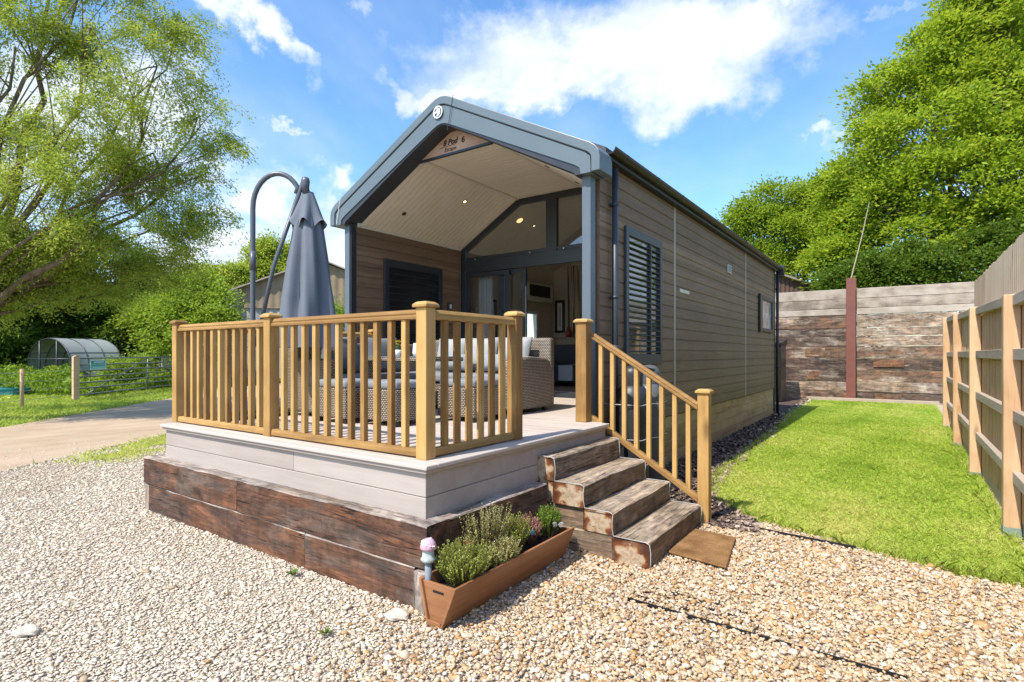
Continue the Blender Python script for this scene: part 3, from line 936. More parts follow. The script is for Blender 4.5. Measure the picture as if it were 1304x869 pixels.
def sweep(prof, a, b, name, mat, parent):
    a = Vector(a); b = Vector(b)
    d = (b - a).normalized()
    s = d.cross(Vector((0, 0, 1))).normalized()
    u = Vector((0, 0, 1))
    n = len(prof)
    vs = [a + s * p[0] + u * p[1] for p in prof] + [b + s * p[0] + u * p[1] for p in prof]
    fs = [tuple(range(n)), tuple(reversed(range(n, 2 * n)))] + [(i, i + n, (i + 1) % n + n, (i + 1) % n) for i in range(n)]
    mb = MB().add(vs, fs)
    return mb.build(name, mat, parent, bevel=0.002, origin=(a + b) / 2)


deckrail = thing('deck_railing', 'golden softwood balustrade round the front and side of the deck', 'railing', (-4.1, 2.6, DZ))
PF = DECK_Y0 + 0.097     # front face of posts
PX = [-5.906, -4.287, -2.541]
for x0 in PX:
    post(deckrail, x0, PF, 0.97)
post(deckrail, -2.541, 3.535, 0.97)
post(deckrail, -5.906, 5.0, 0.97)


def span(parent, a, b, n, axis, yc):
    """rails and balusters between a and b along the axis"""
    ax = axis
    if axis == 'x':
        A, B = (a, yc), (b, yc)
    else:
        A, B = (yc, a), (yc, b)
    sweep(handrail_profile(0.066, 0.062), (*A, DZ + 0.898), (*B, DZ + 0.898), 'handrail', M_RAIL[ax], parent)
    sweep([(-0.03, 0), (0.03, 0), (0.03, 0.03), (0.022, 0.05), (-0.022, 0.05), (-0.03, 0.03)], (*A, DZ + 0.012), (*B, DZ + 0.012), 'bottom_rail', M_RAIL[ax], parent)
    first = None
    for i in range(n):
        t = a + (b - a) * (i + 1) / (n + 1) + random.uniform(-0.003, 0.003)
        c = (t, yc) if axis == 'x' else (yc, t)
        if first is None:
            w = 0.0205
            first = MB().box(c[0] - w, c[0] + w, c[1] - w, c[1] + w, DZ + 0.06, DZ + 0.90).build('baluster', M_RAIL['z'], parent, bevel=0.003, origin=(c[0], c[1], DZ + 0.06))
        else:
            copy_part(first, parent, Vector((c[0], c[1], DZ + 0.06)) - world_loc(parent))


yc = PF + 0.045
span(deckrail, PX[0] + 0.09, PX[1], 11, 'x', yc)
span(deckrail, PX[1] + 0.09, PX[2], 11, 'x', yc)
span(deckrail, PF + 0.09, 3.535, 6, 'y', -2.496)
span(deckrail, PF + 0.09, 5.0, 16, 'y', -5.861)

stairrail = thing('stair_railing', 'sloping golden softwood handrail beside the sleeper steps', 'railing', (-2.0, 4.97, 0))
post(stairrail, -2.655, 4.86, 0.985, 0.118)
post(stairrail, -1.488, 4.965, 1.185, 0.098, -0.03)
RY = 4.985
ha, hb = (-2.54, RY, 1.72 - 0.055), (-1.486, RY, 1.063 - 0.055)
sweep(handrail_profile(0.066, 0.066), ha, hb, 'handrail', M_RAIL['x'], stairrail)
sweep([(-0.03, 0), (0.03, 0), (0.03, 0.04), (0.022, 0.062), (-0.022, 0.062), (-0.03, 0.04)], (-2.54, RY, 0.843), (-1.486, RY, 0.19), 'bottom_rail', M_RAIL['x'], stairrail)
first = None
for i in range(8):
    x = -2.545 + (1.06) * (i + 0.9) / 8.6
    zt = ha[2] + (x - ha[0]) * (hb[2] - ha[2]) / (hb[0] - ha[0])
    zb = 0.843 + (x + 2.54) * (0.19 - 0.843) / 1.054 + 0.055
    w = 0.0205
    if first is None:
        sl = (hb[2] - ha[2]) / (hb[0] - ha[0])
        poly = [(x - w, zb - sl * w), (x + w, zb + sl * w), (x + w, zt + sl * w + 0.006), (x - w, zt - sl * w + 0.006)]
        first = MB().prism(poly, 'y', RY - w, RY + w).build('baluster', M_RAIL['z'], stairrail, bevel=0.003, origin=(x, RY, zb))
        fz = zb
    else:
        copy_part(first, stairrail, Vector((x, RY, zb)) - world_loc(stairrail))

# ------------------------------------------------------------------ the lodge
XC = -4.58
WL, WR = -6.52, -2.60       # outer wall faces
YF, YD, YB = 5.20, 7.50, 15.0
lodge = thing('holiday_lodge', 'brown clad holiday lodge with grey gable fascia and open glazed front', 'lodge', (XC, 8.0, 0))


def clad_wall(name, X, out, y0, y1, z0, z1, parent, pitch=0.15):
    """shiplap boards on a wall facing +X (out=+1)"""
    prof = []
    z = z0
    while z < z1 - 1e-4:
        zt = min(z + pitch, z1)
        prof += [(0.004, z), (0.012, z + 0.008), (0.012, zt - 0.014), (0.001, zt - 0.006), (0.001, zt)]
        z += pitch
    A = [(X + out * p[0], y0, p[1]) for p in prof]; B = [(X + out * p[0], y1, p[1]) for p in prof]
    mb = MB().strip(A, B)
    n = len(prof)
    for yy in (y0, y1):
        poly = [(X + out * p[0], yy, p[1]) for p in prof] + [(X - out * 0.03, yy, z1), (X - out * 0.03, yy, z0)]
        mb.add(poly, [tuple(range(len(poly)))])
    return mb.build(name, M_CLAD, parent)


ZC0, ZC1 = 0.66, 3.56
segs = [YF + 0.06, 7.605, 11.875, YB - 0.03]
for a, b in zip(segs[:-1], segs[1:]):
    clad_wall('wall_cladding', WR, 1, a + 0.012, b - 0.012, ZC0, ZC1, lodge)
for j in segs[1:-1]:
    MB().box(WR - 0.01, WR + 0.016, j - 0.020, j + 0.020, ZC0, ZC1 - 0.01).build('joint_strip', plain('joint_strip', (0.44, 0.40, 0.34), 0.5), lodge, bevel=0.003)
MB().box(WR - 0.03, WR + 0.018, YB - 0.04, YB + 0.01, 0.1, ZC1).build('corner_trim', M_DARK, lodge, bevel=0.003)
# plinth boards
M_PL = wood('plinth_boards', [(0.25, (0.28, 0.165, 0.075)), (0.5, (0.44, 0.275, 0.135)), (0.75, (0.54, 0.37, 0.20))], 'y', 12, 0.05, 0.75, 0.25, 0.5, True)
for i in range(4):
    z0 = 0.0 + i * 0.163
    yy = [5.3, 8.2 + 0.7 * (i % 2), 11.7 - 0.5 * (i % 2), YB]
    for a, b in zip(yy[:-1], yy[1:]):
        MB().box(WR - 0.06, WR - 0.015 + 0.004 * (i % 2), a, b - 0.004, z0 - (0.05 if i == 0 else 0), z0 + 0.160).build('plinth_board', M_PL, lodge, bevel=0.003, origin=(WR, (a + b) / 2, z0))
# wall cores
M_CORE = plain('wall_core', (0.12, 0.10, 0.08), 0.8)
M_ROOM = plain('room_wall_paint', (0.50, 0.42, 0.32), 0.8, var=0.04)
MB().box(WR - 0.12, WR - 0.031, YF + 0.06, YB, 0.05, 3.55).build('wall', M_CORE, lodge)
wy0, wy1, wz0, wz1 = 9.0, 10.05, 1.62, 2.42       # window in the far side wall, seen through the doors
mb = MB()
mb.box(WL, WL + 0.10, YF, wy0, 0.05, 3.55)
mb.box(WL, WL + 0.10, wy1, YB, 0.05, 3.55)
mb.box(WL, WL + 0.10, wy0, wy1, 0.05, wz0)
mb.box(WL, WL + 0.10, wy0, wy1, wz1, 3.55)
mb.build('wall', [M_ROOM], lodge)
clad_wall('porch_cladding', WL + 0.115, 1, YF, YD - 0.02, DZ, 3.36, lodge, 0.15)
mb = MB()
gable = [(-1.94, 0.05), (1.94, 0.05), (1.94, 3.55), (0, 4.5), (-1.94, 3.55)]
mb.prism([(XC + p[0], p[1]) for p in gable], 'y', YB - 0.08, YB - 0.005)
mb.build('wall', M_CORE, lodge)
# roof
RZ0, RSL = 3.66, 0.508
rw = 2.06
mb = MB()
for sgn in (-1, 1):
    poly = [(XC + sgn * rw, RZ0 - 0.06), (XC + sgn * rw, RZ0 + 0.0), (XC, RZ0 + RSL * rw), (XC, RZ0 + RSL * rw - 0.07)]
    mb.prism(poly, 'y', 5.27, YB + 0.12)
mb.build('roof', M_ROOF, lodge)
# eaves soffit and back barge
MB().box(WR + 0.018, WR + 0.10, 5.28, YB + 0.1, 3.545, 3.59).build('eaves_board', M_BLACK, lodge, bevel=0.003)
# gutter
GX = WR + 0.125
gp = []
for k in range(9):
    a = math.pi + math.pi * k / 8
    gp.append((0.062 * math.cos(a), 0.062 * math.sin(a)))
prof = gp + [(0.050 * math.cos(math.pi * 2 - math.pi * k / 8), 0.05 * math.sin(math.pi * 2 - math.pi * k / 8)) for k in range(9)]
M_GUT = plain('gutter_plastic', (0.022, 0.018, 0.017), 0.45, spec=0.35, var=0.3)
gut = MB().prism([(GX + p[0], 3.645 + p[1]) for p in prof], 'y', 5.285, YB + 0.14).build('gutter', M_GUT, lodge)
yb = 5.6
while yb < YB:
    m2 = MB()
    bp = [(0.066 * math.cos(math.pi + math.pi * k / 8), 0.066 * math.sin(math.pi + math.pi * k / 8)) for k in range(9)] + [(0.064 * math.cos(2 * math.pi - math.pi * k / 8), 0.064 * math.sin(2 * math.pi - math.pi * k / 8)) for k in range(9)]
    m2.prism([(GX + p[0], 3.645 + p[1]) for p in bp], 'y', yb, yb + 0.035)
    m2.box(WR + 0.02, GX - 0.05, yb + 0.004, yb + 0.031, 3.60, 3.635)
    m2.build('bracket', M_BLACK, gut)
    yb += 0.92
MB().box(GX - 0.09, GX + 0.085, YB + 0.10, YB + 0.17, 3.46, 3.72).build('eaves_end_box', M_DARK, lodge, bevel=0.008)
for (yy, xx, zt, zb_, m) in ((YB - 0.02, WR + 0.075, 3.58, 0.05, M_BLACK), (5.52, WR + 0.07, 3.50, 0.4, plain('grey_downpipe', (0.035, 0.042, 0.052), 0.45))):
    dp = MB().tube([(xx, yy, zb_), (xx, yy, zt)], 0.034, 12).tube([(xx, yy, zb_ + 1.1), (xx, yy, zb_ + 1.2)], 0.04, 12).build('downpipe', m, lodge)
    for z in (1.0, 2.1, 3.1):
        m2 = MB().tube([(xx, yy, z), (xx, yy, z + 0.03)], 0.039, 12)
        m2.box(WR + 0.015, xx - 0.02, yy - 0.05, yy + 0.05, z + 0.005, z + 0.025)
        m2.build('bracket', m, dp)

# gable fascia
def fascia_outline():
    W = 2.128
    h = [(W, 3.335), (W, 3.47), (W - 0.012, 3.535), (W - 0.05, 3.59), (W - 0.11, 3.635), (0.16, 4.585), (0.08, 4.618), (0, 4.63)]
    return h


def mirror(h):
    return h + [(-p[0], p[1]) for p in reversed(h[:-1])]


def inset(poly, d):
    """offset an open outline inwards (towards the porch)"""
    out = []
    n = len(poly)
    for i, p in enumerate(poly):
        a = poly[max(i - 1, 0)]; b = poly[min(i + 1, n - 1)]
        t = Vector((b[0] - a[0], b[1] - a[1])).normalized()
        nn = Vector((-t.y, t.x))
        out.append((p[0] + nn.x * d, p[1] + nn.y * d))
    return out


ol = mirror(fascia_outline())
rim = inset(ol, 0.095)
rim[0] = (2.128 - 0.095, 3.335); rim[-1] = (-2.128 + 0.095, 3.335)
rim2 = inset(ol, 0.108)
rim2[0] = (2.128 - 0.108, 3.335); rim2[-1] = (-2.128 + 0.108, 3.335)
inner = mirror([(1.908, 3.335), (1.908, 3.385), (1.88, 3.42), (0.62, 4.032), (0.12, 4.275), (0.05, 4.302), (0, 4.306)])


def band(o, i, y0, y1, name, mat, parent, bevel=0.0):
    """closed ring-like strip between outlines o and i, extruded in y"""
    mb = MB()
    n = len(o)
    if len(i) != n:
        # resample both by x
        pass
    vs = []
    for yy in (y0, y1):
        vs += [(XC + p[0], yy, p[1]) for p in o] + [(XC + p[0], yy, p[1]) for p in i]
    fs = []
    for k in range(n - 1):
        fs.append((k, k + 1, n + k + 1, n + k))
        fs.append((2 * n + k, 3 * n + k, 3 * n + k + 1, 2 * n + k + 1))
        fs.append((k, 2 * n + k, 2 * n + k + 1, k + 1))
        fs.append((n + k, n + k + 1, 3 * n + k + 1, 3 * n + k))
    fs.append((0, n, 3 * n, 2 * n)); fs.append((n - 1, 3 * n - 1, 4 * n - 1, 2 * n - 1))
    mb.add(vs, fs)
    return mb.build(name, mat, parent, bevel=bevel, seg=2)


def resample(poly, n):
    L = [0]
    for a, b in zip(poly[:-1], poly[1:]):
        L.append(L[-1] + math.hypot(b[0] - a[0], b[1] - a[1]))
    xs = np.linspace(0, L[-1], n)
    return list(zip(np.interp(xs, L, [p[0] for p in poly]), np.interp(xs, L, [p[1] for p in poly])))


fas = band(ol, rim, 4.985, 5.28, 'gable_fascia', M_FASCIA, lodge, 0.008)
NN = 61


def match(poly_o, poly_i):
    ko = [poly_o[0], poly_o[7], poly_o[-1]]
    a = resample(poly_o[:8], 31)[:-1] + resample(poly_o[7:], 31)
    m = len(poly_i) // 2
    b = resample(poly_i[:m + 1], 31)[:-1] + resample(poly_i[m:], 31)
    return a, b


a_, b_ = match(rim2, inner)
band(a_, b_, 5.0, 5.27, 'fascia_board', M_FASCIA, fas)
band(rim, rim2, 5.012, 5.26, 'shadow_gap', M_DARK, fas)
# inner reveal of the gable
in2 = mirror([(1.83, 3.335), (1.83, 3.35), (1.82, 3.365), (0.62, 4.005), (0.12, 4.255), (0.05, 4.284), (0, 4.288)])
band(inner, in2, 5.012, 5.265, 'reveal', M_DARK, fas)
# joints of the fascia mouldings
for (x, z0, z1) in ((0.17, 4.21, 4.60), (-1.93, 3.37, 3.71)):
    MB().beam((XC + x - 0.05, 4.982, z0 - 0.02), (XC + x + 0.04, 4.982, z1 - 0.01), 0.006, 0.004, (0, 1, 0)).build('joint', M_DARK if x > 0 else M_WHITE, fas)
# undersides of the two feet
for s in (-1, 1):
    MB().box(min(XC + s * 1.91, XC + s * 2.02), max(XC + s * 1.91, XC + s * 2.02), 5.015, 5.26, 3.342, 3.348).build('foot_underside', M_FASCIA, fas)
# corner posts under the fascia
for x0 in (WR - 0.105, WL + 0.005):
    MB().box(x0, x0 + 0.10, 5.09, 5.20, 0.60, 3.40).build('corner_post', M_GREY, lodge, bevel=0.004)
MB().box(WL + 0.108, WL + 0.128, 5.11, 5.20, DZ, 3.36).build('post_trim', M_DARK, lodge)

# porch ceiling
slope_in = [(1.80, 3.345), (0.587, 4.055)]


def ceil_poly(off=0.0):
    return [(1.84, 3.33 + off), (0.587, 4.055 + off), (-0.587, 4.055 + off), (-1.84, 3.33 + off)]


cp = ceil_poly()
BW = 0.093
for (a, b) in zip(cp[:-1], cp[1:]):
    A = Vector((XC + a[0], 0, a[1])); B = Vector((XC + b[0], 0, b[1]))
    L = (B - A).length; d = (B - A) / L
    nrm = Vector((-d.z, 0, d.x))
    if nrm.z < 0: nrm = -nrm
    m = MB()
    yy = 5.268
    while yy < YD + 0.02:
        y2 = min(yy + BW, YD + 0.02)
        for (ya, yb_, o) in ((yy, y2 - 0.009, 0.0), (y2 - 0.009, y2, 0.010)):
            e0 = A + nrm * o; e1 = B + nrm * o
            m.prism([(e0.x, e0.z), (e1.x, e1.z), ((e1 + nrm * 0.014).x, (e1 + nrm * 0.014).z), ((e0 + nrm * 0.014).x, (e0 + nrm * 0.014).z)], 'y', ya, yb_)
        yy += BW
    m.build('soffit_boards', M_SOFFIT, lodge)
MB().box(WL + 0.128, WL + 0.155, 5.21, YD - 0.02, 3.325, 3.41).build('coving', M_CREAM, lodge, bevel=0.004)
for s in (-1, 1):
    MB().beam((XC + s * 0.587, 5.27, 4.048), (XC + s * 0.587, YD, 4.048), 0.05, 0.012).build('ceiling_trim', M_CREAM, lodge)
# name board in the gable
M_BOARD = wood('name_board_wood', [(0.3, (0.36, 0.20, 0.13)), (0.5, (0.50, 0.31, 0.215)), (0.7, (0.58, 0.39, 0.28))], 'x', 7, 0.06, 0.6, 0.1, 0.3)
tri = [(-0.60, 4.035), (0.60, 4.035), (0.57, 4.055), (0.10, 4.29), (-0.10, 4.29), (-0.57, 4.055)]
nb = MB().prism([(XC + p[0], p[1] - 0.005) for p in tri], 'y', 5.235, 5.255).build('name_board', M_BOARD, lodge)
MB().box(XC - 0.60, XC + 0.60, 5.225, 5.262, 4.005, 4.031).build('board_rail', M_DARK, nb)
M_INK = plain('burnt_lettering', (0.045, 0.022, 0.014), 0.8)
RX = Matrix.Rotation(rad(90), 4, 'X')
text_mesh('8 Pod', 0.10, 'lettering', M_INK, nb, Matrix.Translation((XC - 0.06, 5.233, 4.165)) @ RX, 0.25)
text_mesh('Escape', 0.072, 'lettering', M_INK, nb, Matrix.Translation((XC - 0.06, 5.233, 4.078)) @ RX, 0.3)
text_mesh('6', 0.105, 'lettering', M_INK, nb, Matrix.Translation((XC + 0.15, 5.233, 4.15)) @ RX, 0.1)
MB().beam((XC - 0.24, 5.233, 4.118), (XC + 0.04, 5.233, 4.124), 0.004, 0.006, (0, 1, 0)).build('underline', M_INK, nb)
# round emblem on the fascia
em = MB()
ec = (XC - 0.035, 4.986, 4.445)


def disc(c, r, y, n=28, sx=1.0):
    return [(c[0] + r * sx * math.cos(2 * math.pi * k / n), y, c[2] + r * math.sin(2 * math.pi * k / n)) for k in range(n)]


def ring_plate(r, y0, y1):
    a = disc(ec, r, y0); b = disc(ec, r, y1); n = 28
    return a + b, [tuple(range(n)), tuple(reversed(range(n, 2 * n)))] + [(i, i + n, (i + 1) % n + n, (i + 1) % n) for i in range(n)]


v_, f_ = ring_plate(0.076, 4.978, 4.984)
emb = MB().add(v_, f_).build('emblem', plain('emblem_white', (0.75, 0.77, 0.78), 0.35), fas)
M_EMB = plain('emblem_dark', (0.035, 0.045, 0.05), 0.4)
m = MB()
cres = []
for k in range(15):
    a = rad(-125 + 235 * k / 14)
    cres.append((0.060 * math.cos(a), 0.060 * math.sin(a)))
for k in range(15):
    a = rad(110 - 235 * k / 14)
    rr = 0.060 - 0.016 * math.sin(math.pi * k / 14)
    cres.append((rr * math.cos(a), rr * math.sin(a)))
m.prism([(ec[0] + p[0], ec[2] + p[1]) for p in cres], 'y', 4.974, 4.9785)
for blob in ([(-0.052, 0.012), (-0.05, 0.032), (-0.03, 0.043), (-0.008, 0.036), (-0.022, 0.026), (-0.036, 0.020), (-0.043, 0.006)],
             [(-0.050, -0.030), (-0.034, -0.012), (-0.016, -0.004), (-0.010, -0.018), (-0.018, -0.036), (-0.034, -0.046)]):
    m.prism([(ec[0] + p[0], ec[2] + p[1]) for p in blob], 'y', 4.974, 4.9785)
m.build('emblem_figure', M_EMB, emb)
# recessed lights in the porch ceiling
def emis(name, col, s):
    t = NT(name)
    return t.out(t.n('ShaderNodeEmission', {'Color': col, 'Strength': s}))


M_LAMP = emis('lit_lamp', (1.0, 0.72, 0.38), 4.0)
M_LAMPG = emis('warm_globe', (1.0, 0.60, 0.26), 0.9)
for (lx, ly, lit) in ((-1.42, 5.75, False), (-0.93, 6.55, True), (1.05, 5.75, False), (1.0, 6.6, False)):
    z = 4.055 - (abs(lx) - 0.587) * (0.725 / 1.253)
    nrm = Vector((-math.copysign(1, lx) * 0.5, 0, -0.866)).normalized()
    c = Vector((XC + lx, ly, z))
    m = MB()
    m.tube([c, c + nrm * 0.008], 0.036, 16)
    dl = m.build('downlight', plain('bronze_bezel', (0.12, 0.085, 0.05), 0.35, metal=0.6), lodge)
    MB().tube([c + nrm * 0.006, c + nrm * 0.010], 0.020, 12).build('bulb', M_LAMP if lit else M_BLACK, dl)

# ---- glazed front of the living room
fr = MB()
FY0, FY1 = YD, YD + 0.07
xl, xr = WL + 0.13, WR - 0.12


def frame_bar(name, a, b, w=0.085, y0=FY0, y1=FY1, mat=None, parent=None):
    """bar in the plane of the glazing from a to b (x,z)"""
    return MB().beam((a[0], (y0 + y1) / 2, a[1]), (b[0], (y0 + y1) / 2, b[1]), y1 - y0, w, (0, 0, 1) if abs(b[0] - a[0]) > 1e-6 else (1, 0, 0)).build(name, mat or M_DARK, parent or glaz, bevel=0.004)


glaz = MB().box(xl, xr, FY0 + 0.001, FY1 - 0.001, 2.925, 3.135).build('door_header', M_DARK, lodge, bevel=0.004)
for z in (2.99, 3.06):
    MB().box(xl + 0.01, xr - 0.01, FY0 - 0.004, FY0, z - 0.002, z + 0.03).build('header_board', M_DARK, glaz)
glazing = MB()
frame_bar('frame_head', (xl, 3.29), (XC - 0.60, 4.005), 0.10)
frame_bar('frame_head', (XC - 0.585, 4.005), (XC + 0.585, 4.005), 0.09, FY0 - 0.003, FY1 - 0.003)
frame_bar('frame_head', (XC + 0.60, 4.005), (xr, 3.29), 0.10)
frame_bar('jamb', (xl + 0.05, 0.84), (xl + 0.05, 3.30), 0.11, FY0 - 0.004, FY1 - 0.004)
frame_bar('jamb', (xr - 0.05, 0.84), (xr - 0.05, 3.30), 0.10, FY0 - 0.004, FY1 - 0.004)
frame_bar('mullion', (XC + 0.05, 3.13), (XC + 0.05, 3.99), 0.20, FY0 - 0.006, FY1 - 0.006)
frame_bar('bottom_rail', (xl + 0.10, 3.165), (XC - 0.05, 3.165), 0.06, FY0 + 0.006, FY1 + 0.004)
frame_bar('bottom_rail', (XC + 0.15, 3.165), (xr - 0.1, 3.165), 0.06, FY0 + 0.006, FY1 + 0.004)
for x in (xl + 0.32, XC - 0.35, XC + 0.28):
    MB().tube([(x, FY0 - 0.012, 3.15), (x, FY0 - 0.002, 3.15)], 0.014, 10).build('fixing', M_METAL, glaz)
gp = [(xl + 0.05, 3.15), (XC, 3.15), (XC, 3.99), (XC - 0.58, 3.99), (xl + 0.05, 3.33)]
MB().add([(p[0], FY0 + 0.03, p[1]) for p in gp], [tuple(range(5))]).build('pane', M_GLASS, glaz)
gp = [(XC + 0.1, 3.15), (xr - 0.05, 3.15), (xr - 0.05, 3.33), (XC + 0.58, 3.99), (XC + 0.1, 3.99)]
MB().add([(p[0], FY0 + 0.03, p[1]) for p in gp], [tuple(range(5))]).build('pane', M_GLASS, glaz)


def door_leaf(x0, x1, y0, name='sliding_door'):
    m = MB()
    z0, z1 = 0.90, 2.915
    s = 0.075
    m.box(x0, x0 + s, y0, y0 + 0.05, z0, z1); m.box(x1 - s, x1, y0, y0 + 0.05, z0, z1)
    m.box(x0 + s, x1 - s, y0, y0 + 0.05, z1 - s, z1); m.box(x0 + s, x1 - s, y0, y0 + 0.05, z0, z0 + 0.09)
    d = m.build(name, M_DARK, lodge, bevel=0.003)
    MB().add([(x0 + s, y0 + 0.025, z0 + 0.09), (x1 - s, y0 + 0.025, z0 + 0.09), (x1 - s, y0 + 0.025, z1 - s), (x0 + s, y0 + 0.025, z1 - s)], [(0, 1, 2, 3)]).build('pane', M_GLASS, d)
    return d


door_leaf(xl + 0.10, -5.36, FY0 + 0.0)
dl = door_leaf(-5.62, -5.06, FY1 + 0.002)
MB().box(-5.055, -5.050, FY1 - 0.01, FY1 + 0.0, 1.2, 2.62).build('seal', M_WHITE, dl)
MB().box(xl, xr, FY0 - 0.03, FY1 + 0.09, DZ - 0.02, 0.905).build('threshold', M_DARK, lodge, bevel=0.004)
MB().box(xl, xr, FY0 + 0.02, FY1 + 0.03, 0.908, 0.916).build('door_track', M_METAL, lodge)
# louvred shutters
def shutter(X, y0, y1, z0, z1, parent, pitch, fw, glass=True, vert=0):
    t = 0.035
    m = MB()
    m.box(X, X + t, y0, y0 + fw, z0, z1); m.box(X, X + t, y1 - fw, y1, z0, z1)
    m.box(X, X + t, y0 + fw, y1 - fw, z0, z0 + fw * 1.6); m.box(X, X + t, y0 + fw, y1 - fw, z1 - fw * 1.3, z1)
    f = m.build('window', M_GREYD, parent, bevel=0.004)
    m = MB()
    z = z0 + fw * 1.6 + pitch * 0.4
    while z < z1 - fw * 1.3 - pitch * 0.3:
        m.beam((X + 0.022, y0 + fw - 0.004, z), (X + 0.022, y1 - fw + 0.004, z), 0.034, 0.007, (0.42, 0, 0.91))
        z += pitch
    m.build('louvres', M_GREYD, f)
    MB().box(X + 0.0005, X + 0.003, y0 + fw, y1 - fw, z0 + fw, z1 - fw).build('pane', M_WGLASS, f)
    return f


M_GREYD = plain('shutter_grey', (0.050, 0.060, 0.070), 0.45, var=0.1)
t = NT('dark_window_glass')
M_WGLASS = t.out(t.pbr((0.14, 0.17, 0.20), 0.03, spec=1.0, metal=0.6))
shutter(WR + 0.014, 5.875, 7.02, 1.385, 2.965, lodge, 0.067, 0.075)
MB().box(WR + 0.020, WR + 0.046, 6.62, 6.645, 1.5, 2.86).build('shutter_stile', M_GREYD, lodge)
M_GREYD = M_DARK
M_WGLASS = M_BLACK
shutter(WL + 0.13, 5.70, 6.98, 1.45, 2.945, lodge, 0.10, 0.09)
# small back window
w = MB()
X = WR + 0.014
w.box(X, X + 0.05, 13.20, 13.27, 2.02, 2.80); w.box(X, X + 0.05, 14.43, 14.50, 2.02, 2.80)
w.box(X, X + 0.05, 13.27, 14.43, 2.02, 2.09); w.box(X, X + 0.05, 13.27, 14.43, 2.73, 2.80)
wo = w.build('window', M_DARK, lodge, bevel=0.004)
t = NT('obscure_glass')
gg = t.noise(t.obj(), 5, 4)
MB().box(X + 0.008, X + 0.012, 13.27, 14.43, 2.09, 2.73).build('pane', t.out(t.pbr(t.ramp(gg, [(0.35, (0.20, 0.20, 0.19)), (0.6, (0.50, 0.50, 0.48))]), 0.15, spec=0.8)), wo)
MB().box(X + 0.014, X + 0.05, 13.05, 13.20, 1.99, 2.84).build('window_trim', M_BLACK, wo)
# vent and name plate on the side wall
vb = MB().box(WR + 0.013, WR + 0.04, 10.38, 10.66, 2.975, 3.125).build('wall_vent', plain('vent_beige', (0.50, 0.47, 0.42), 0.5), lodge, bevel=0.006)
m = MB()
for k in range(4):
    m.box(WR + 0.041, WR + 0.046, 10.41, 10.63, 3.0 + k * 0.03, 3.012 + k * 0.03)
m.build('vent_slats', M_GREY, vb)
MB().box(WR + 0.013, WR + 0.024, 7.80, 8.22, 2.385, 2.435).build('maker_plate', plain('plate_silver', (0.62, 0.58, 0.52), 0.3, metal=0.3), lodge, bevel=0.003)
so_ = MB().box(WL + 0.132, WL + 0.175, 7.12, 7.22, 2.26, 2.39).build('power_socket', M_DARK, lodge, bevel=0.006)
MB().box(WL + 0.176, WL + 0.180, 7.145, 7.195, 2.285, 2.36).build('socket_cover', M_WHITE, so_)

# ---- the room behind the doors
FL = 0.86
M_FLOOR = wood('room_floor', [(0.3, (0.16, 0.09, 0.045)), (0.5, (0.26, 0.16, 0.09)), (0.7, (0.33, 0.22, 0.13))], 'y', 9, 0.05, 0.4, 0.1, 0.3)
MB().box(WL + 0.1, WR - 0.12, YD + 0.16, YB - 0.1, 0.6, FL).build('room_floor', M_FLOOR, lodge)
YP_ = 10.72
m = MB()
m.prism([(WL + 0.1, FL), (WR - 0.12, FL), (WR - 0.12, 3.5), (XC, 4.45), (WL + 0.1, 3.5)], 'y', YP_, YP_ + 0.08)
m.build('partition_wall', M_ROOM, lodge)
m = MB()
for s in (-1, 1):
    m.prism([(XC + s * 1.86, 3.33), (XC + s * 0.587, 4.055), (XC + s * 0.587, 4.09), (XC + s * 1.86, 3.37)], 'y', YD + 0.08, YP_)
m.prism([(XC - 0.587, 4.055), (XC + 0.587, 4.055), (XC + 0.587, 4.09), (XC - 0.587, 4.09)], 'y', YD + 0.08, YP_)
m.build('room_ceiling', plain('room_ceiling', (0.60, 0.55, 0.46), 0.8), lodge)
MB().box(WR - 0.125, WR - 0.121, YD + 0.1, YP_, FL, 3.45).build('room_wall', M_ROOM, lodge)
# striped panel on the partition
t = NT('birch_wallpaper')
o = t.obj(False)
st = t.noise(t.map(o, (26, 1, 0.5)), 1.0, 4, 0.6, 0.6)
M_STRIPE = t.out(t.pbr(t.ramp(st, [(0.42, (0.05, 0.035, 0.02)), (0.46, (0.40, 0.33, 0.23)), (0.55, (0.55, 0.47, 0.36)), (0.60, (0.20, 0.15, 0.10))]), 0.8))
MB().box(-6.06, -4.2, YP_ - 0.012, YP_ - 0.001, FL, 3.45).build('wallpaper', M_STRIPE, lodge)
wf = MB()
X = WL + 0.1
for (a, b, c, d) in ((wy0, wy1, wz0, wz0 + 0.06), (wy0, wy1, wz1 - 0.06, wz1), (wy0, wy0 + 0.06, wz0 + 0.06, wz1 - 0.06), (wy1 - 0.06, wy1, wz0 + 0.06, wz1 - 0.06)):
    wf.box(WL + 0.02, X + 0.02, a, b, c, d)
wf = wf.build('window', M_WHITE, lodge)
MB().add([(WL + 0.05, wy0, wz0), (WL + 0.05, wy1, wz0), (WL + 0.05, wy1, wz1), (WL + 0.05, wy0, wz1)], [(0, 1, 2, 3)]).build('pane', M_GLASS, wf)
lc = Vector((XC - 0.915, 8.02, 3.862)); ln = Vector((0.5, 0, -0.866))
gl = MB().tube([lc, lc + ln * 0.012], 0.075, 20).build('ceiling_lamp', M_CREAM, lodge)
MB().tube([lc + ln * 0.010, lc + ln * 0.022], 0.058, 20).build('lamp_glass', M_LAMPG, gl)

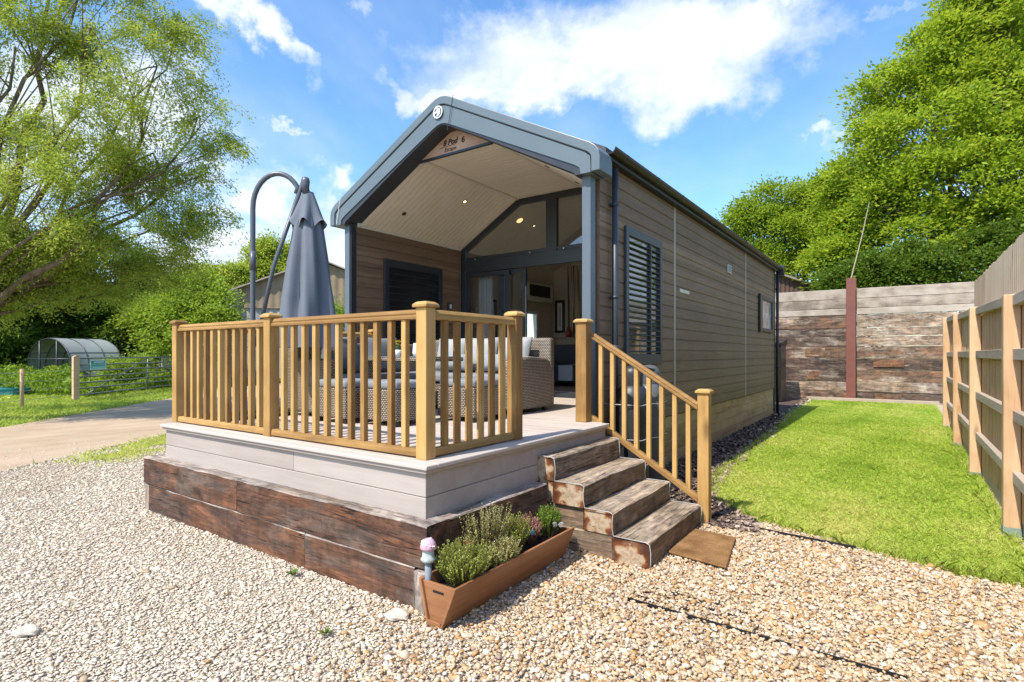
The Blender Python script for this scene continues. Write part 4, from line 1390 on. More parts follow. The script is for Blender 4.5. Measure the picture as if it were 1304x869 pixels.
# ------------------------------------------------------------------ room contents
def framed_picture(label, wall, y0, y1, z0, z1, x0=None):
    """wall 'x' hangs on a wall facing +X at x0; wall 'y' on one facing -Y at x0"""
    c = (x0 + 0.02, (y0 + y1) / 2, (z0 + z1) / 2) if wall == 'x' else ((y0 + y1) / 2, x0 - 0.02, (z0 + z1) / 2)
    p = thing('framed_picture', label, 'picture', c)
    f = 0.05

    def bx(m, a, b, c0, c1, d0, d1):
        if wall == 'x': m.box(x0 + d0, x0 + d1, a, b, c0, c1)
        else: m.box(a, b, x0 - d1, x0 - d0, c0, c1)
    m = MB()
    bx(m, y0, y0 + f, z0, z1, 0.002, 0.035); bx(m, y1 - f, y1, z0, z1, 0.002, 0.035)
    bx(m, y0 + f, y1 - f, z0, z0 + f, 0.002, 0.035); bx(m, y0 + f, y1 - f, z1 - f, z1, 0.002, 0.035)
    m.build('frame', M_BLACK, p)
    m = MB(); bx(m, y0 + f, y1 - f, z0 + f, z1 - f, 0.003, 0.008); m.build('mount', M_WHITE, p)
    g = 0.13
    m = MB(); bx(m, y0 + g, y1 - g, z0 + g, z1 - g, 0.009, 0.012); m.build('print', plain('dim_print', (0.10, 0.12, 0.14), 0.5, var=0.6, nscale=4), p)
    return p


framed_picture('black framed picture hanging beside the striped wallpaper', 'y', -6.36, -6.12, 1.98, 2.70, YP_)
framed_picture('black framed picture hanging behind the left glass door', 'x', 8.05, 8.55, 1.45, 2.55, WL + 0.101)
ac = thing('air_conditioner', 'pale wall air conditioner with a dark grille above the far window', 'air conditioner', (WL + 0.2, 9.75, 2.75))
MB().box(WL + 0.101, WL + 0.32, 9.35, 10.35, 2.62, 2.98).build('casing', M_CREAM, ac, bevel=0.02)
MB().box(WL + 0.321, WL + 0.327, 9.42, 10.22, 2.70, 2.94).build('grille', M_BLACK, ac)
sf = thing('sofa', 'black sofa with a pale throw inside the living room', 'sofa', (-5.3, 9.9, FL))
MB().box(-6.1, -4.6, 9.6, 10.4, FL + 0.08, FL + 0.42).build('seat', plain('dark_upholstery', (0.05, 0.045, 0.045), 0.8), sf, bevel=0.05, seg=3)
MB().box(-6.1, -4.6, 10.2, 10.45, FL + 0.42, FL + 0.85).build('backrest', plain('dark_upholstery', (0, 0, 0)), sf, bevel=0.05, seg=3)
MB().box(-5.62, -5.3, 9.58, 9.60, FL + 0.12, FL + 0.44).box(-5.62, -5.3, 9.58, 10.19, FL + 0.425, FL + 0.44).build('throw', plain('pale_throw', (0.5, 0.5, 0.5), 0.9), sf)
cb = thing('sideboard', 'low wooden sideboard against the far partition wall', 'sideboard', (-5.4, 10.5, FL))
MB().box(-6.3, -4.4, 10.46, 10.70, FL + 0.05, FL + 0.98).build('cabinet', M_FLOOR, cb, bevel=0.01)
MB().box(-6.33, -4.37, 10.455, 10.705, FL + 0.981, FL + 1.01).build('top', M_FLOOR, cb, bevel=0.005)
for (x, c, h, nm) in ((-5.95, (0.25, 0.03, 0.03), 0.22, 'red'), (-5.72, (0.5, 0.48, 0.45), 0.16, 'white'), (-5.5, (0.05, 0.04, 0.04), 0.24, 'black')):
    tag(MB().lathe([(0.0, 0), (0.06, 0.0), (0.075, h * 0.3), (0.06, h * 0.7), (0.035, h * 0.85), (0.045, h), (0.0, h)], 16, (x, 10.58, FL + 1.011)).build('ornamental_jar', plain('jar_' + nm, c, 0.3)), nm + ' ornamental jar standing on the indoor sideboard', 'jar', 'jars on the sideboard')
cu = MB()
pts = [(-6.12 + 0.30 * i / 24, 7.66 + 0.03 * math.sin(i * 1.35)) for i in range(25)]
cu.strip([(p[0], p[1], 0.90) for p in pts], [(p[0], p[1], 2.9) for p in pts], 0, True)
tag(cu.build('curtain', plain('curtain_cloth', (0.45, 0.43, 0.40), 0.9)), 'pale gathered curtain behind the left glass door', 'curtain')

# ------------------------------------------------------------------ furniture on the deck
def rbox(name, x0, x1, y0, y1, z0, z1, mat, parent, r=0.03, seg=3, origin=None):
    return MB().box(x0, x1, y0, y1, z0, z1).build(name, mat, parent, bevel=r, seg=seg, origin=origin)


def cushion(label, c, sx, sy, sz, rx=0, rz=0, group=None, mat=None):
    """plump square cushion, thin along local y"""
    N = 10
    vs = []; fs = []
    for side in (-1, 1):
        for i in range(N + 1):
            for j in range(N + 1):
                u = i / N * 2 - 1; v = j / N * 2 - 1
                b = (1 - abs(u) ** 3) * (1 - abs(v) ** 3)
                pin = 1 - 0.06 * (u * u * v * v) + 0.0
                vs.append((u * sx / 2 * (1 - 0.05 * (1 - abs(v)) * abs(u)), side * (0.012 + sy / 2 * b ** 0.6), v * sz / 2 * (1 - 0.07 * (1 - abs(u)) * abs(v))))
    M = (N + 1) ** 2
    for i in range(N):
        for j in range(N):
            a = i * (N + 1) + j
            fs.append((a, a + 1, a + N + 2, a + N + 1))
            fs.append((M + a, M + a + N + 1, M + a + N + 2, M + a + 1))
    for k in range(N):
        for (a, b) in ((k, k + 1), (N * (N + 1) + k, N * (N + 1) + k + 1), (k * (N + 1), (k + 1) * (N + 1)), (k * (N + 1) + N, (k + 1) * (N + 1) + N)):
            fs.append((a, b, M + b, M + a))
    R = Matrix.Rotation(rz, 4, 'Z') @ Matrix.Rotation(rx, 4, 'X')
    mb = MB().add([tuple(R @ Vector(p) + Vector(c)) for p in vs], fs, 0, True)
    o = mb.build('cushion', mat or M_CUSH, origin=c)
    return tag(o, label, 'cushion', group)


def rattan_sofa():
    s = thing('rattan_corner_sofa', 'woven grey rattan corner sofa with grey pads on the deck', 'sofa', (-4.5, 5.3, DZ))
    z0, zs, za, zb = DZ + 0.05, DZ + 0.33, 1.455, 1.70
    # main run by the doors
    rbox('base', -4.88, -3.60, 4.98, 5.72, z0, zs, M_RATTAN, s, 0.02)
    rbox('backrest', -5.64, -3.47, 5.725, 5.83, z0, zb, M_RATTAN, s, 0.03)
    # bowed right arm
    m = MB()
    A = []; B = []
    n = 14
    prof = [(4.90, z0), (4.885, 1.15), (4.90, 1.38), (4.93, 1.435), (4.99, za), (5.3, za + 0.02), (5.6, za + 0.005), (5.69, 1.43), (5.722, 1.36), (5.722, z0)]
    m.prism(prof, 'x', -3.595, -3.455)
    m.build('arm', M_RATTAN, s, bevel=0.025, seg=3)
    rbox('seat_pad', -4.86, -3.61, 4.95, 5.62, zs + 0.002, zs + 0.11, M_SEAT, s, 0.035)
    # run along the left rail
    rbox('base', -5.52, -4.90, 3.72, 5.72, z0, zs, M_RATTAN, s, 0.02)
    rbox('backrest', -5.64, -5.53, 3.60, 5.72, z0, zb - 0.06, M_RATTAN, s, 0.03)
    rbox('arm', -5.525, -4.90, 3.58, 3.71, z0, za, M_RATTAN, s, 0.03)
    rbox('seat_pad', -5.51, -4.89, 3.73, 5.62, zs + 0.002, zs + 0.11, M_SEAT, s, 0.035)
    for (x, y) in ((-3.53, 4.95), (-3.53, 5.68), (-4.94, 3.64), (-5.55, 3.64), (-5.55, 5.7)):
        MB().box(x - 0.025, x + 0.025, y - 0.025, y + 0.025, DZ + 0.001, z0 + 0.01).build('foot', M_BLACK, s)
    return s


rattan_sofa()
zc = DZ + 0.33 + 0.11 + 0.23
for (x, lab) in ((-3.90, 'pale grey back cushion nearest the right arm of the rattan sofa'), (-4.40, 'pale grey back cushion in the middle of the rattan sofa'), (-4.90, 'pale grey back cushion near the corner of the rattan sofa')):
    cushion(lab, (x, 5.56, zc), 0.50, 0.17, 0.44, rad(-14), random.uniform(-0.06, 0.06), 'back cushions on the rattan sofa')
for (x, lab) in ((-3.98, 'small grey scatter cushion lying near the right sofa arm'), (-4.62, 'small grey scatter cushion lying along the middle of the sofa seat')):
    cushion(lab, (x, 5.30, zc - 0.10), 0.44, 0.14, 0.22, rad(-24), 0.05, 'scatter cushions on the rattan sofa', plain('scatter_fabric', (0.25, 0.27, 0.27), 0.9))
for (y, lab) in ((4.15, 'dark grey back cushion at the parasol end of the sofa'), (4.8, 'dark grey back cushion halfway along the left sofa run')):
    cushion(lab, (-5.40, y, zc), 0.56, 0.17, 0.44, rad(-14), rad(90), 'back cushions on the rattan sofa', plain('dark_cushion', (0.15, 0.155, 0.165), 0.9))


def stool(label, cx, cy, hx, hy):
    s = thing('rattan_stool', label, 'stool', (cx, cy, DZ), 'rattan stools round the deck table')
    rbox('base', cx - hx, cx + hx, cy - hy, cy + hy, DZ + 0.05, DZ + 0.34, M_RATTAN, s, 0.015, 2, (cx, cy, DZ))
    rbox('seat_pad', cx - hx + 0.01, cx + hx - 0.01, cy - hy + 0.01, cy + hy - 0.01, DZ + 0.342, DZ + 0.42, M_SEAT, s, 0.03, 3, (cx, cy, DZ))
    for sx in (-1, 1):
        for sy in (-1, 1):
            MB().box(cx + sx * (hx - 0.04) - 0.02, cx + sx * (hx - 0.04) + 0.02, cy + sy * (hy - 0.04) - 0.02, cy + sy * (hy - 0.04) + 0.02, DZ + 0.001, DZ + 0.05).build('foot', M_BLACK, s)


stool('rattan stool nearest the deck steps with a grey pad', -3.64, 4.42, 0.24, 0.24)
stool('rattan stool seen just left of the corner post', -4.02, 3.75, 0.25, 0.24)
stool('rattan stool beside the arm of the left sofa run', -4.58, 3.62, 0.24, 0.22)
tb = thing('rattan_table', 'rattan dining table with a grey top among the stools', 'table', (-4.4, 4.35, DZ))
rbox('tabletop', -4.85, -3.95, 4.02, 4.68, 1.425, 1.47, M_RATTAN, tb, 0.012)
MB().box(-4.83, -3.97, 4.04, 4.66, 1.471, 1.478).build('glass_top', plain('grey_glass', (0.20, 0.21, 0.21), 0.08, spec=0.8), tb, bevel=0.002)
for (x, y) in ((-4.80, 4.07), (-4.0, 4.07), (-4.80, 4.63), (-4.0, 4.63)):
    MB().box(x - 0.03, x + 0.03, y - 0.03, y + 0.03, DZ + 0.001, 1.425).build('leg', M_RATTAN, tb)
jug = MB().lathe([(0, 0), (0.05, 0), (0.062, 0.04), (0.055, 0.10), (0.05, 0.14), (0.046, 0.14), (0.05, 0.10), (0.0, 0.02)], 18, (-4.22, 4.25, 1.479)).build('jug', M_WHITE)
tag(jug, 'small white jug standing on the rattan table', 'jug')


def flowers(label, x, y, z):
    f = thing('potted_flower', label, 'flower pot', (x, y, z), 'yellow flowers on the deck table')
    MB().lathe([(0, 0), (0.03, 0), (0.042, 0.07), (0.038, 0.07), (0.0, 0.06)], 14, (x, y, z)).build('pot', M_WHITE, f)
    m = MB()
    for k in range(16):
        a = random.uniform(0, 6.28); r = random.uniform(0.0, 0.05); h = random.uniform(0.11, 0.17)
        c = Vector((x + r * math.cos(a), y + r * math.sin(a), z + h))
        for q in range(5):
            b = q * 1.2566 + a
            m.add([c, c + Vector((0.016 * math.cos(b), 0.016 * math.sin(b), 0.004)), c + Vector((0.02 * math.cos(b + 0.6), 0.02 * math.sin(b + 0.6), 0.008)), c + Vector((0.016 * math.cos(b + 1.2), 0.016 * math.sin(b + 1.2), 0.004))], [(0, 1, 2, 3)])
    m.build('blooms', plain('yellow_petals', (0.75, 0.62, 0.06), 0.6), f)
    m = MB()
    for k in range(12):
        a = random.uniform(0, 6.28)
        m.tube([(x, y, z + 0.06), (x + 0.03 * math.cos(a), y + 0.03 * math.sin(a), z + 0.13)], 0.003, 4)
    m.build('stems', plain('stem_green', (0.06, 0.14, 0.03), 0.6), f)


flowers('white pot of yellow flowers at the left of the deck table', -4.48, 4.2, 1.479)
flowers('white pot of yellow flowers at the right of the deck table', -4.06, 4.22, 1.479)

# ---- parasol
par = thing('cantilever_parasol', 'closed slate grey cantilever parasol with a curved pole', 'parasol', (-5.55, 3.17, DZ))
pb = Vector((-5.55, 3.17, DZ))
RV = Vector(RT)
M_POLE = plain('parasol_pole', (0.085, 0.095, 0.11), 0.38, var=0.08)
pole = [pb + Vector((0, 0, z)) for z in (0.03, 0.8, 1.6, 2.2)]
top = 2.2
hw = 0.26
for k in range(1, 13):
    a = math.pi - math.pi * 0.80 * k / 12
    pole.append(pb + RV * (hw + hw * math.cos(a)) + Vector((0, 0, top + 0.36 * math.sin(a))))
apex = pb + RV * 0.52 + Vector((0, 0, 2.46))
pole.append(apex + RV * -0.04 + Vector((0, 0, -0.06)))
pole[-1] = pb + RV * 0.455 + Vector((0, 0, 2.35))
MB().tube(pole, 0.026, 14).build('pole', M_POLE, par)
MB().tube([pb + RV * 0.03 + Vector((0, 0, 0.75)), pb + RV * 0.22 + Vector((0, 0, 1.60)), apex + RV * 0.0 + Vector((0, 0, 0.0))], 0.022, 12).build('boom', M_POLE, par)
MB().tube([pb + Vector((0, 0, 1.55)), pb + Vector((0, 0, 1.75))], 0.031, 14).build('collar', M_POLE, par)
bs = MB().box(pb.x - 0.06, pb.x + 0.06, pb.y - 0.42, pb.y + 0.42, DZ + 0.001, DZ + 0.035).box(pb.x - 0.42, pb.x - 0.061, pb.y - 0.06, pb.y + 0.06, DZ + 0.001, DZ + 0.034).build('cross_base', M_BLACK, par)
kc = apex + RV * 0.03
MB().lathe([(0.0, -0.10), (0.035, -0.10), (0.04, -0.02), (0.045, 0.02), (0.035, 0.055), (0.0, 0.07)], 14, tuple(kc)).build('hub', M_POLE, par)
m = MB()
cc_ = kc + RV * 0.012 + Vector(FW) * 0.045
MB().tube([kc + Vector((0, 0, -0.02)), cc_ + Vector((0, 0, -0.13))], 0.03, 10).build('stem', M_POLE, par)
n = 96
prof = [(0.05, -0.09), (0.085, -0.25), (0.145, -0.45), (0.19, -0.8), (0.24, -1.2), (0.285, -1.6), (0.30, -1.72)]


def fold(a, z):
    k = min(1.0, 0.3 + abs(z) / 1.4)
    return 1 + k * (0.42 * abs(math.sin(a * 3.0 + 0.5 * math.sin(z * 2) + 0.4)) - 0.26) + 0.06 * k * math.sin(a * 11 + 2 * z)


m.lathe(prof, n, tuple(cc_), 0, True, fold)
m.build('canopy', M_CANVAS, par)
m = MB()
prof = [(0.055, -0.085), (0.105, -0.22), (0.145, -0.36), (0.175, -0.44)]
vs = []
for i, (r, z) in enumerate(prof):
    for k in range(n):
        a = 2 * math.pi * k / n
        rr = r * (1 + 0.16 * math.sin(a * 6) * i / 3)
        zz = z + (0.045 * math.sin(a * 6 + 0.5) if i == 3 else 0.02 * math.sin(a * 6) if i == 2 else 0)
        vs.append((cc_.x + rr * math.cos(a), cc_.y + rr * math.sin(a), cc_.z + zz))
fs = [(i * n + k, i * n + (k + 1) % n, (i + 1) * n + (k + 1) % n, (i + 1) * n + k) for i in range(3) for k in range(n)]
m.add(vs, fs, 0, True)
m.build('vent_flap', M_CANVAS, par)

# ------------------------------------------------------------------ gas bottles by the side wall
def gas(label, x, y, mat):
    g = thing('gas_cylinder', label, 'gas cylinder', (x, y, 0), 'gas cylinders by the lodge wall')
    R = 0.175
    prof = [(0.0, 0.02), (R * 0.92, 0.02), (R, 0.07), (R, 1.0), (R * 0.97, 1.06), (R * 0.80, 1.14), (R * 0.5, 1.19), (0.05, 1.20), (0.0, 1.20)]
    MB().lathe(prof, 28, (x, y, 0)).build('body', mat, g)
    m = MB().lathe([(0.11, 1.175), (0.115, 1.30), (0.10, 1.345), (0.06, 1.375), (0.0, 1.385)], 20, (x, y, 0))
    m.build('valve_hood', mat, g)
    MB().lathe([(R * 0.93, -0.03), (R * 0.93, 0.05), (R * 0.90, 0.05), (R * 0.90, -0.03)], 24, (x, y, 0)).build('foot_ring', M_BLACK, g)


gas('grey gas cylinder behind the stair railing under the louvred window', -2.34, 6.02, plain('cylinder_grey', (0.095, 0.10, 0.105), 0.4, var=0.2))
gas('blackish gas cylinder nearest the deck corner behind the stair railing', -2.36, 5.36 + 0.22, plain('cylinder_black', (0.03, 0.031, 0.034), 0.45, var=0.2))
hs = tag(MB().tube([(-2.36, 5.58, 1.30), (-2.25, 5.65, 1.36), (-2.2, 5.8, 1.33), (-2.3, 5.95, 1.30)], 0.012, 8).build('gas_hose', M_BLACK), 'black rubber hose linking the two gas cylinders', 'hose')
for (z, lab) in ((0.98, 'upper white cord strapped round the gas cylinders'), (0.62, 'middle white cord strapped round the gas cylinders'), (0.35, 'lowest white cord strapped round the gas cylinders')):
    pts = [(-2.59, 5.3, z), (-2.19, 5.42, z - 0.01)]
    pts += [(-2.17, 5.6, z), (-2.155, 5.85, z - 0.02), (-2.16, 6.08, z), (-2.58, 6.3, z)]
    tag(MB().tube(pts, 0.005, 6).build('cord', M_ROPE), lab, 'cord', 'cords round the gas cylinders')
# ------------------------------------------------------------------ door mat
mt = MB()
q = [(-1.475, 4.70), (-1.09, 4.66), (-0.99, 3.97), (-1.425, 4.04)]
mt.prism(q, 'z', 0.018, 0.036)


def coir():
    t = NT('coir_mat')
    o = t.obj()
    a = t.noise(o, 120, 4, 0.7); b = t.noise(o, 7, 4)
    f = t.math('ADD', t.math('MULTIPLY', a, 0.5), t.math('MULTIPLY', b, 0.5))
    c = t.ramp(f, [(0.32, (0.10, 0.05, 0.02)), (0.5, (0.27, 0.145, 0.06)), (0.68, (0.40, 0.23, 0.105))])
    return t.out(t.pbr(c, 0.95, t.bump(a, 0.9, 0.01), spec=0.1))


tag(mt.build('door_mat', coir(), bevel=0.006, origin=(-1.24, 4.34, 0)), 'brown coir door mat on the shingle at the foot of the steps', 'door mat')

# ------------------------------------------------------------------ planter with its plants
pl = thing('wooden_planter', 'long flared brown wooden trough in front of the sleepers', 'planter', (-2.09, 2.9, 0))
M_PLANT = {a: wood('planter_wood_' + a, [(0.25, (0.16, 0.065, 0.028)), (0.5, (0.27, 0.12, 0.052)), (0.75, (0.36, 0.175, 0.085))], a, 11, 0.06, 0.45, 0.15, 0.4) for a in 'xyz'}
py0, py1 = 2.24, 3.56
xb0, xb1, xt0, xt1, zt = -2.165, -2.045, -2.225, -1.945, 0.245
T = 0.018
MB().prism([(xb1 - T, 0.005), (xb1, 0.005), (xt1, zt), (xt1 - T * 1.1, zt)], 'y', py0, py1).build('side_panel', M_PLANT['y'], pl, bevel=0.003)
MB().prism([(xb0, 0.005), (xb0 + T, 0.005), (xt0 + T * 1.1, zt), (xt0, zt)], 'y', py0, py1).build('side_panel', M_PLANT['y'], pl, bevel=0.003)
for (ya, yb) in ((py0 + 0.015, py0 + 0.033), (py1 - 0.033, py1 - 0.015)):
    MB().prism([(xb0 + T + 0.002, 0.008), (xb1 - T - 0.002, 0.008), (xt1 - T * 1.1 - 0.004, zt - 0.012), (xt0 + T * 1.1 + 0.004, zt - 0.012)], 'y', ya, yb).build('end_panel', M_PLANT['x'], pl, bevel=0.002)
MB().box(-2.125, -2.045, py0 + 0.0135, py0 + 0.0145, 0.183, 0.197).build('handle_slot', M_BLACK, pl)
MB().box(xb0 + 0.012, xb1 - 0.012, py0 - 0.004, py0 + 0.013, 0.0, 0.03).build('base_batten', M_PLANT['x'], pl, bevel=0.002)
MB().prism([(xb0 + 0.022, 0.02), (xb1 - 0.022, 0.02), (xt1 - 0.05, 0.19), (xt0 + 0.05, 0.19)], 'y', py0 + 0.035, py1 - 0.035).build('soil', ground_mat('potting_soil', [(0.3, (0.012, 0.009, 0.007)), (0.6, (0.04, 0.03, 0.024))], 20, 0.8, 80), pl)
M_HEATH = leafmat('heather_leaf', (0.11, 0.15, 0.018), (0.30, 0.37, 0.05), (0.58, 0.60, 0.18), 0.45)
M_HEATHP = leafmat('pale_heather_leaf', (0.15, 0.19, 0.04), (0.43, 0.43, 0.15), (0.74, 0.68, 0.38), 0.45)
M_PINK = leafmat('pink_heather', (0.14, 0.16, 0.07), (0.46, 0.26, 0.20), (0.76, 0.36, 0.36), 0.4)
M_THYME = leafmat('thyme_leaf', (0.06, 0.14, 0.014), (0.18, 0.33, 0.035), (0.34, 0.50, 0.07), 0.45)


def tuft(name, label, cat, cx, cy, z0, rx, ry, h, n, mat, group, dome=0.5):
    """many thin upright shoots each clothed in tiny leaves"""
    h *= 1.05
    p = thing(name, label, cat, (cx, cy, z0), group)
    V = []; C = []
    S = []
    for i in range(n):
        a = random.uniform(0, 6.283); r = math.sqrt(random.random())
        bx, by = cx + rx * 0.45 * r * math.cos(a), cy + ry * 0.45 * r * math.sin(a)
        hh = h * random.uniform(0.65, 1.1) * (1 - dome * r * r * 0.6)
        tx, ty = cx + rx * r * math.cos(a) * 1.05, cy + ry * r * math.sin(a) * 1.05
        c0 = min(1, max(0, random.gauss(0.45, 0.15)))
        S.append(((bx, by, z0), ((bx + tx) / 2, (by + ty) / 2, z0 + hh * 0.55), (tx, ty, z0 + hh)))
        k = 26
        for j in range(k):
            t = (0.15 + 0.85 * j / k)
            x = bx + (tx - bx) * t ** 1.3; y = by + (ty - by) * t ** 1.3; z = z0 + hh * t
            b = random.uniform(0, 6.283); L = random.uniform(0.009, 0.016); w = 0.0028
            d = np.array([math.cos(b) * 0.75, math.sin(b) * 0.75, 0.65]) * L
            s = np.array([-math.sin(b), math.cos(b), 0]) * w
            o = np.array([x, y, z])
            V += [o - s, o + d * 0.5 - s * 1.6, o + d, o + d * 0.5 + s * 1.6]
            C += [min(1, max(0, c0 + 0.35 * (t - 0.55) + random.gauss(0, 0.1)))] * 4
    V = np.array(V)
    np_mesh('foliage', V, np.arange(len(V)).reshape(-1, 4), mat, p, {'rnd': C})
    m = MB()
    for s in S:
        m.tube(s, [0.0022, 0.0016, 0.0008], 4, cap=False)
    m.build('stems', plain('heather_stem', (0.10, 0.07, 0.04), 0.8), p)
    return p


GH = 'plants growing in the wooden trough'
tuft('heather', 'bushy green heather at the near end of the trough', 'heather', -2.07, 2.45, 0.17, 0.16, 0.20, 0.25, 330, M_HEATH, GH)
tuft('heather', 'tall pale flowering heather along the back of the trough', 'heather', -2.14, 2.76, 0.17, 0.09, 0.24, 0.36, 130, M_HEATHP, GH, 0.2)
tuft('heather', 'straw tipped heather leaning over the front edge of the trough', 'heather', -2.03, 2.77, 0.17, 0.10, 0.17, 0.19, 230, M_HEATHP, GH)
tuft('heather', 'green and cream heather behind the blue butterfly', 'heather', -2.12, 3.02, 0.17, 0.11, 0.15, 0.25, 230, M_HEATH, GH)
tuft('heather', 'pink flowering heather towards the far end of the trough', 'heather', -2.13, 3.22, 0.17, 0.09, 0.10, 0.20, 190, M_PINK, GH)
tuft('thyme', 'fresh green thyme clump at the far end of the trough', 'thyme', -2.10, 3.44, 0.17, 0.10, 0.10, 0.22, 260, M_THYME, GH)


def butterfly(label, c, col, s, name='butterfly_ornament'):
    b = thing(name, label, 'ornament', (c[0], c[1], 0.17), None)
    MB().tube([(c[0], c[1], 0.17), (c[0], c[1], c[2])], 0.0025, 5).build('stake', M_BLACK, b)
    for sg in (-1, 1):
        m = MB()
        o = Vector(c)
        rv = Vector((RT[0], RT[1], 0)); up = Vector((-FW[0] * 0.5, -FW[1] * 0.5, 0.8)).normalized()
        pts = [(0.003, 0), (0.012, 0.022), (0.030, 0.028), (0.036, 0.014), (0.024, 0.0), (0.030, -0.014), (0.018, -0.024), (0.005, -0.012)]
        f = [o + rv * (sg * p[0] * s) + up * (p[1] * s) + Vector((-FW[0], -FW[1], 0)) * (p[0] * 0.4 * s) for p in pts]
        m.add(f + [q - up.cross(rv) * 0.002 for q in f], [tuple(range(8)), tuple(range(15, 7, -1))] + [(i, (i + 1) % 8, 8 + (i + 1) % 8, 8 + i) for i in range(8)])
        m.build('wing', plain('wing_' + label[:6], col, 0.4), b)
    MB().tube([Vector(c) - Vector((0, 0, 0.02 * s)), Vector(c) + Vector((0, 0, 0.022 * s))], 0.003 * s, 6).build('body', M_BLACK, b)


butterfly('blue butterfly ornament on a stake in the trough', (-2.055, 3.12, 0.30), (0.10, 0.40, 0.62), 1.0)
butterfly('white butterfly shaped tag at the far end of the trough', (-2.01, 3.42, 0.285), (0.80, 0.80, 0.80), 1.1)
butterfly('red flower shaped ornament on a stake among the near heather', (-2.08, 2.50, 0.40), (0.62, 0.16, 0.15), 0.75)
mu = thing('mushroom_ornament', 'pink dotted glass mushroom ornament at the near corner of the trough', 'ornament', (-2.19, 2.28, 0.17))
mc = (-2.185, 2.28, 0.0)
MB().tube([(mc[0], mc[1], 0.10), (mc[0], mc[1], 0.34)], 0.020, 12).build('stake', plain('ornament_grey', (0.22, 0.24, 0.27), 0.25), mu)
MB().lathe([(0.0, 0.325), (0.036, 0.333), (0.045, 0.35), (0.034, 0.362), (0.032, 0.395), (0.026, 0.41), (0.0, 0.41)], 18, mc).build('bowl', plain('ornament_bowl', (0.40, 0.46, 0.44), 0.15, var=0.5, nscale=40), mu)
cap_ = MB().lathe([(0.024, 0.405), (0.043, 0.402), (0.047, 0.415), (0.042, 0.437), (0.029, 0.455), (0.010, 0.463), (0.0, 0.464)], 22, mc).build('cap', plain('ornament_pink', (0.62, 0.36, 0.47), 0.12, var=0.15, nscale=30), mu)
m = MB()
for k in range(18):
    a = k * 2.4; el = rad(12 + 66 * ((k * 0.618) % 1))
    c = (mc[0] + 0.046 * math.cos(el) * math.cos(a), mc[1] + 0.046 * math.cos(el) * math.sin(a), 0.415 + 0.047 * math.sin(el))
    m.lathe([(0.0, -0.005), (0.007, 0.0), (0.0, 0.006)], 8, c)
m.build('dots', M_WHITE, cap_)
# ------------------------------------------------------------------ small things on the stones
def rock(label, x, y, s, mat):
    bm = bmesh.new(); bmesh.ops.create_icosphere(bm, subdivisions=3, radius=1)
    for v in bm.verts:
        k = 1 + 0.12 * math.sin(v.co.x * 4 + v.co.y * 3) + 0.08 * math.sin(v.co.z * 7 + v.co.x * 5)
        v.co = Vector((v.co.x * s * 1.3 * k, v.co.y * s * k, v.co.z * s * 0.5 * k))
    me = bpy.data.meshes.new('stone'); bm.to_mesh(me); bm.free()
    me.materials.append(mat)
    o = bpy.data.objects.new('stone', me); COL.objects.link(o); o.location = (x, y, 0.02); o.rotation_euler = (0.1, 0.1, random.uniform(0, 3))
    tag(o, label, 'stone')


M_STONE = plain('pale_stone', (0.52, 0.46, 0.38), 0.8, var=0.15, bump=0.3, nscale=14)
rock('large pale stone beside the grey end block of the sleepers', -2.345, 2.20, 0.05, M_STONE)
rock('large pale stone near the left edge of the gravel', -3.83, 0.93, 0.045, M_STONE)
M_WEED = leafmat('weed_leaf', (0.06, 0.12, 0.02), (0.13, 0.22, 0.04), (0.25, 0.32, 0.08), 0.35)


def weed(label, x, y, s, n=26):
    V = []; C = []
    for i in range(n):
        a = random.uniform(0, 6.283); L = s * random.uniform(0.5, 1); el = random.uniform(0.25, 1.0)
        d = np.array([math.cos(a) * math.cos(el), math.sin(a) * math.cos(el), math.sin(el)]); sd_ = np.array([-math.sin(a), math.cos(a), 0]) * L * 0.16
        o = np.array([x, y, 0.01])
        V += [o, o + d * L * 0.55 - sd_, o + d * L, o + d * L * 0.55 + sd_]; C += [random.random()] * 4
    tag(np_mesh('weed', np.array(V), np.arange(len(V)).reshape(-1, 4), M_WEED, None, {'rnd': C}), label, 'weed', 'weeds in the gravel')


weed('small green weed in the gravel close to the sleeper base', -3.36, 2.20, 0.07)
weed('small green weed in the open gravel below the sleepers', -2.51, 1.84, 0.055)
# black plastic gravel grid showing through the shingle
gg = thing('gravel_grid', 'black plastic grid edge showing through the shingle', 'ground grid', (-0.7, 3.15, 0))
MB().beam((-1.37, 3.166, 0.004), (0.02, 3.131, 0.002), 0.007, 0.03).build('edge_strip', M_BLACK, gg)
for k in range(9):
    x = -1.33 + k * 0.085
    MB().beam((x, 3.17, -0.004), (x + 0.004, 3.17 + (0.30 if k < 6 else 0.12), -0.006), 0.004, 0.030).build('rib', M_BLACK, gg)
for k in range(1, 4):
    MB().beam((-1.34, 3.165 + k * 0.085, -0.004), (-0.75 + 0.03 * k, 3.15 + k * 0.085, -0.006), 0.004, 0.030).build('rib', M_BLACK, gg)
ed = MB()
ep = [(-1.36, 5.06), (-1.05, 5.06), (-0.78, 5.03), (-0.45, 5.0), (-0.29, 4.99)]
for a, b in zip(ep[:-1], ep[1:]):
    ed.beam((*a, 0.012), (*b, 0.012), 0.006, 0.035)
tag(ed.build('lawn_edging', M_BLACK), 'thin black edging strip between shingle and lawn', 'edging')

# ------------------------------------------------------------------ timber retaining wall at the end of the lawn
tw = thing('timber_wall', 'tall wall of weathered sleepers topped by bleached planks', 'wall', (-1.3, 21.0, 0))
rows = [0.36, 0.32, 0.36, 0.38, 0.39, 0.32, 0.28, 0.42]
tops = [0.21, 0.31, 0.33]


def rowmat(i, j):
    k = random.random()
    if k < 0.40: return sleeper_tone[0]
    if k < 0.70: return sleeper_tone[1]
    return sleeper_tone[2]


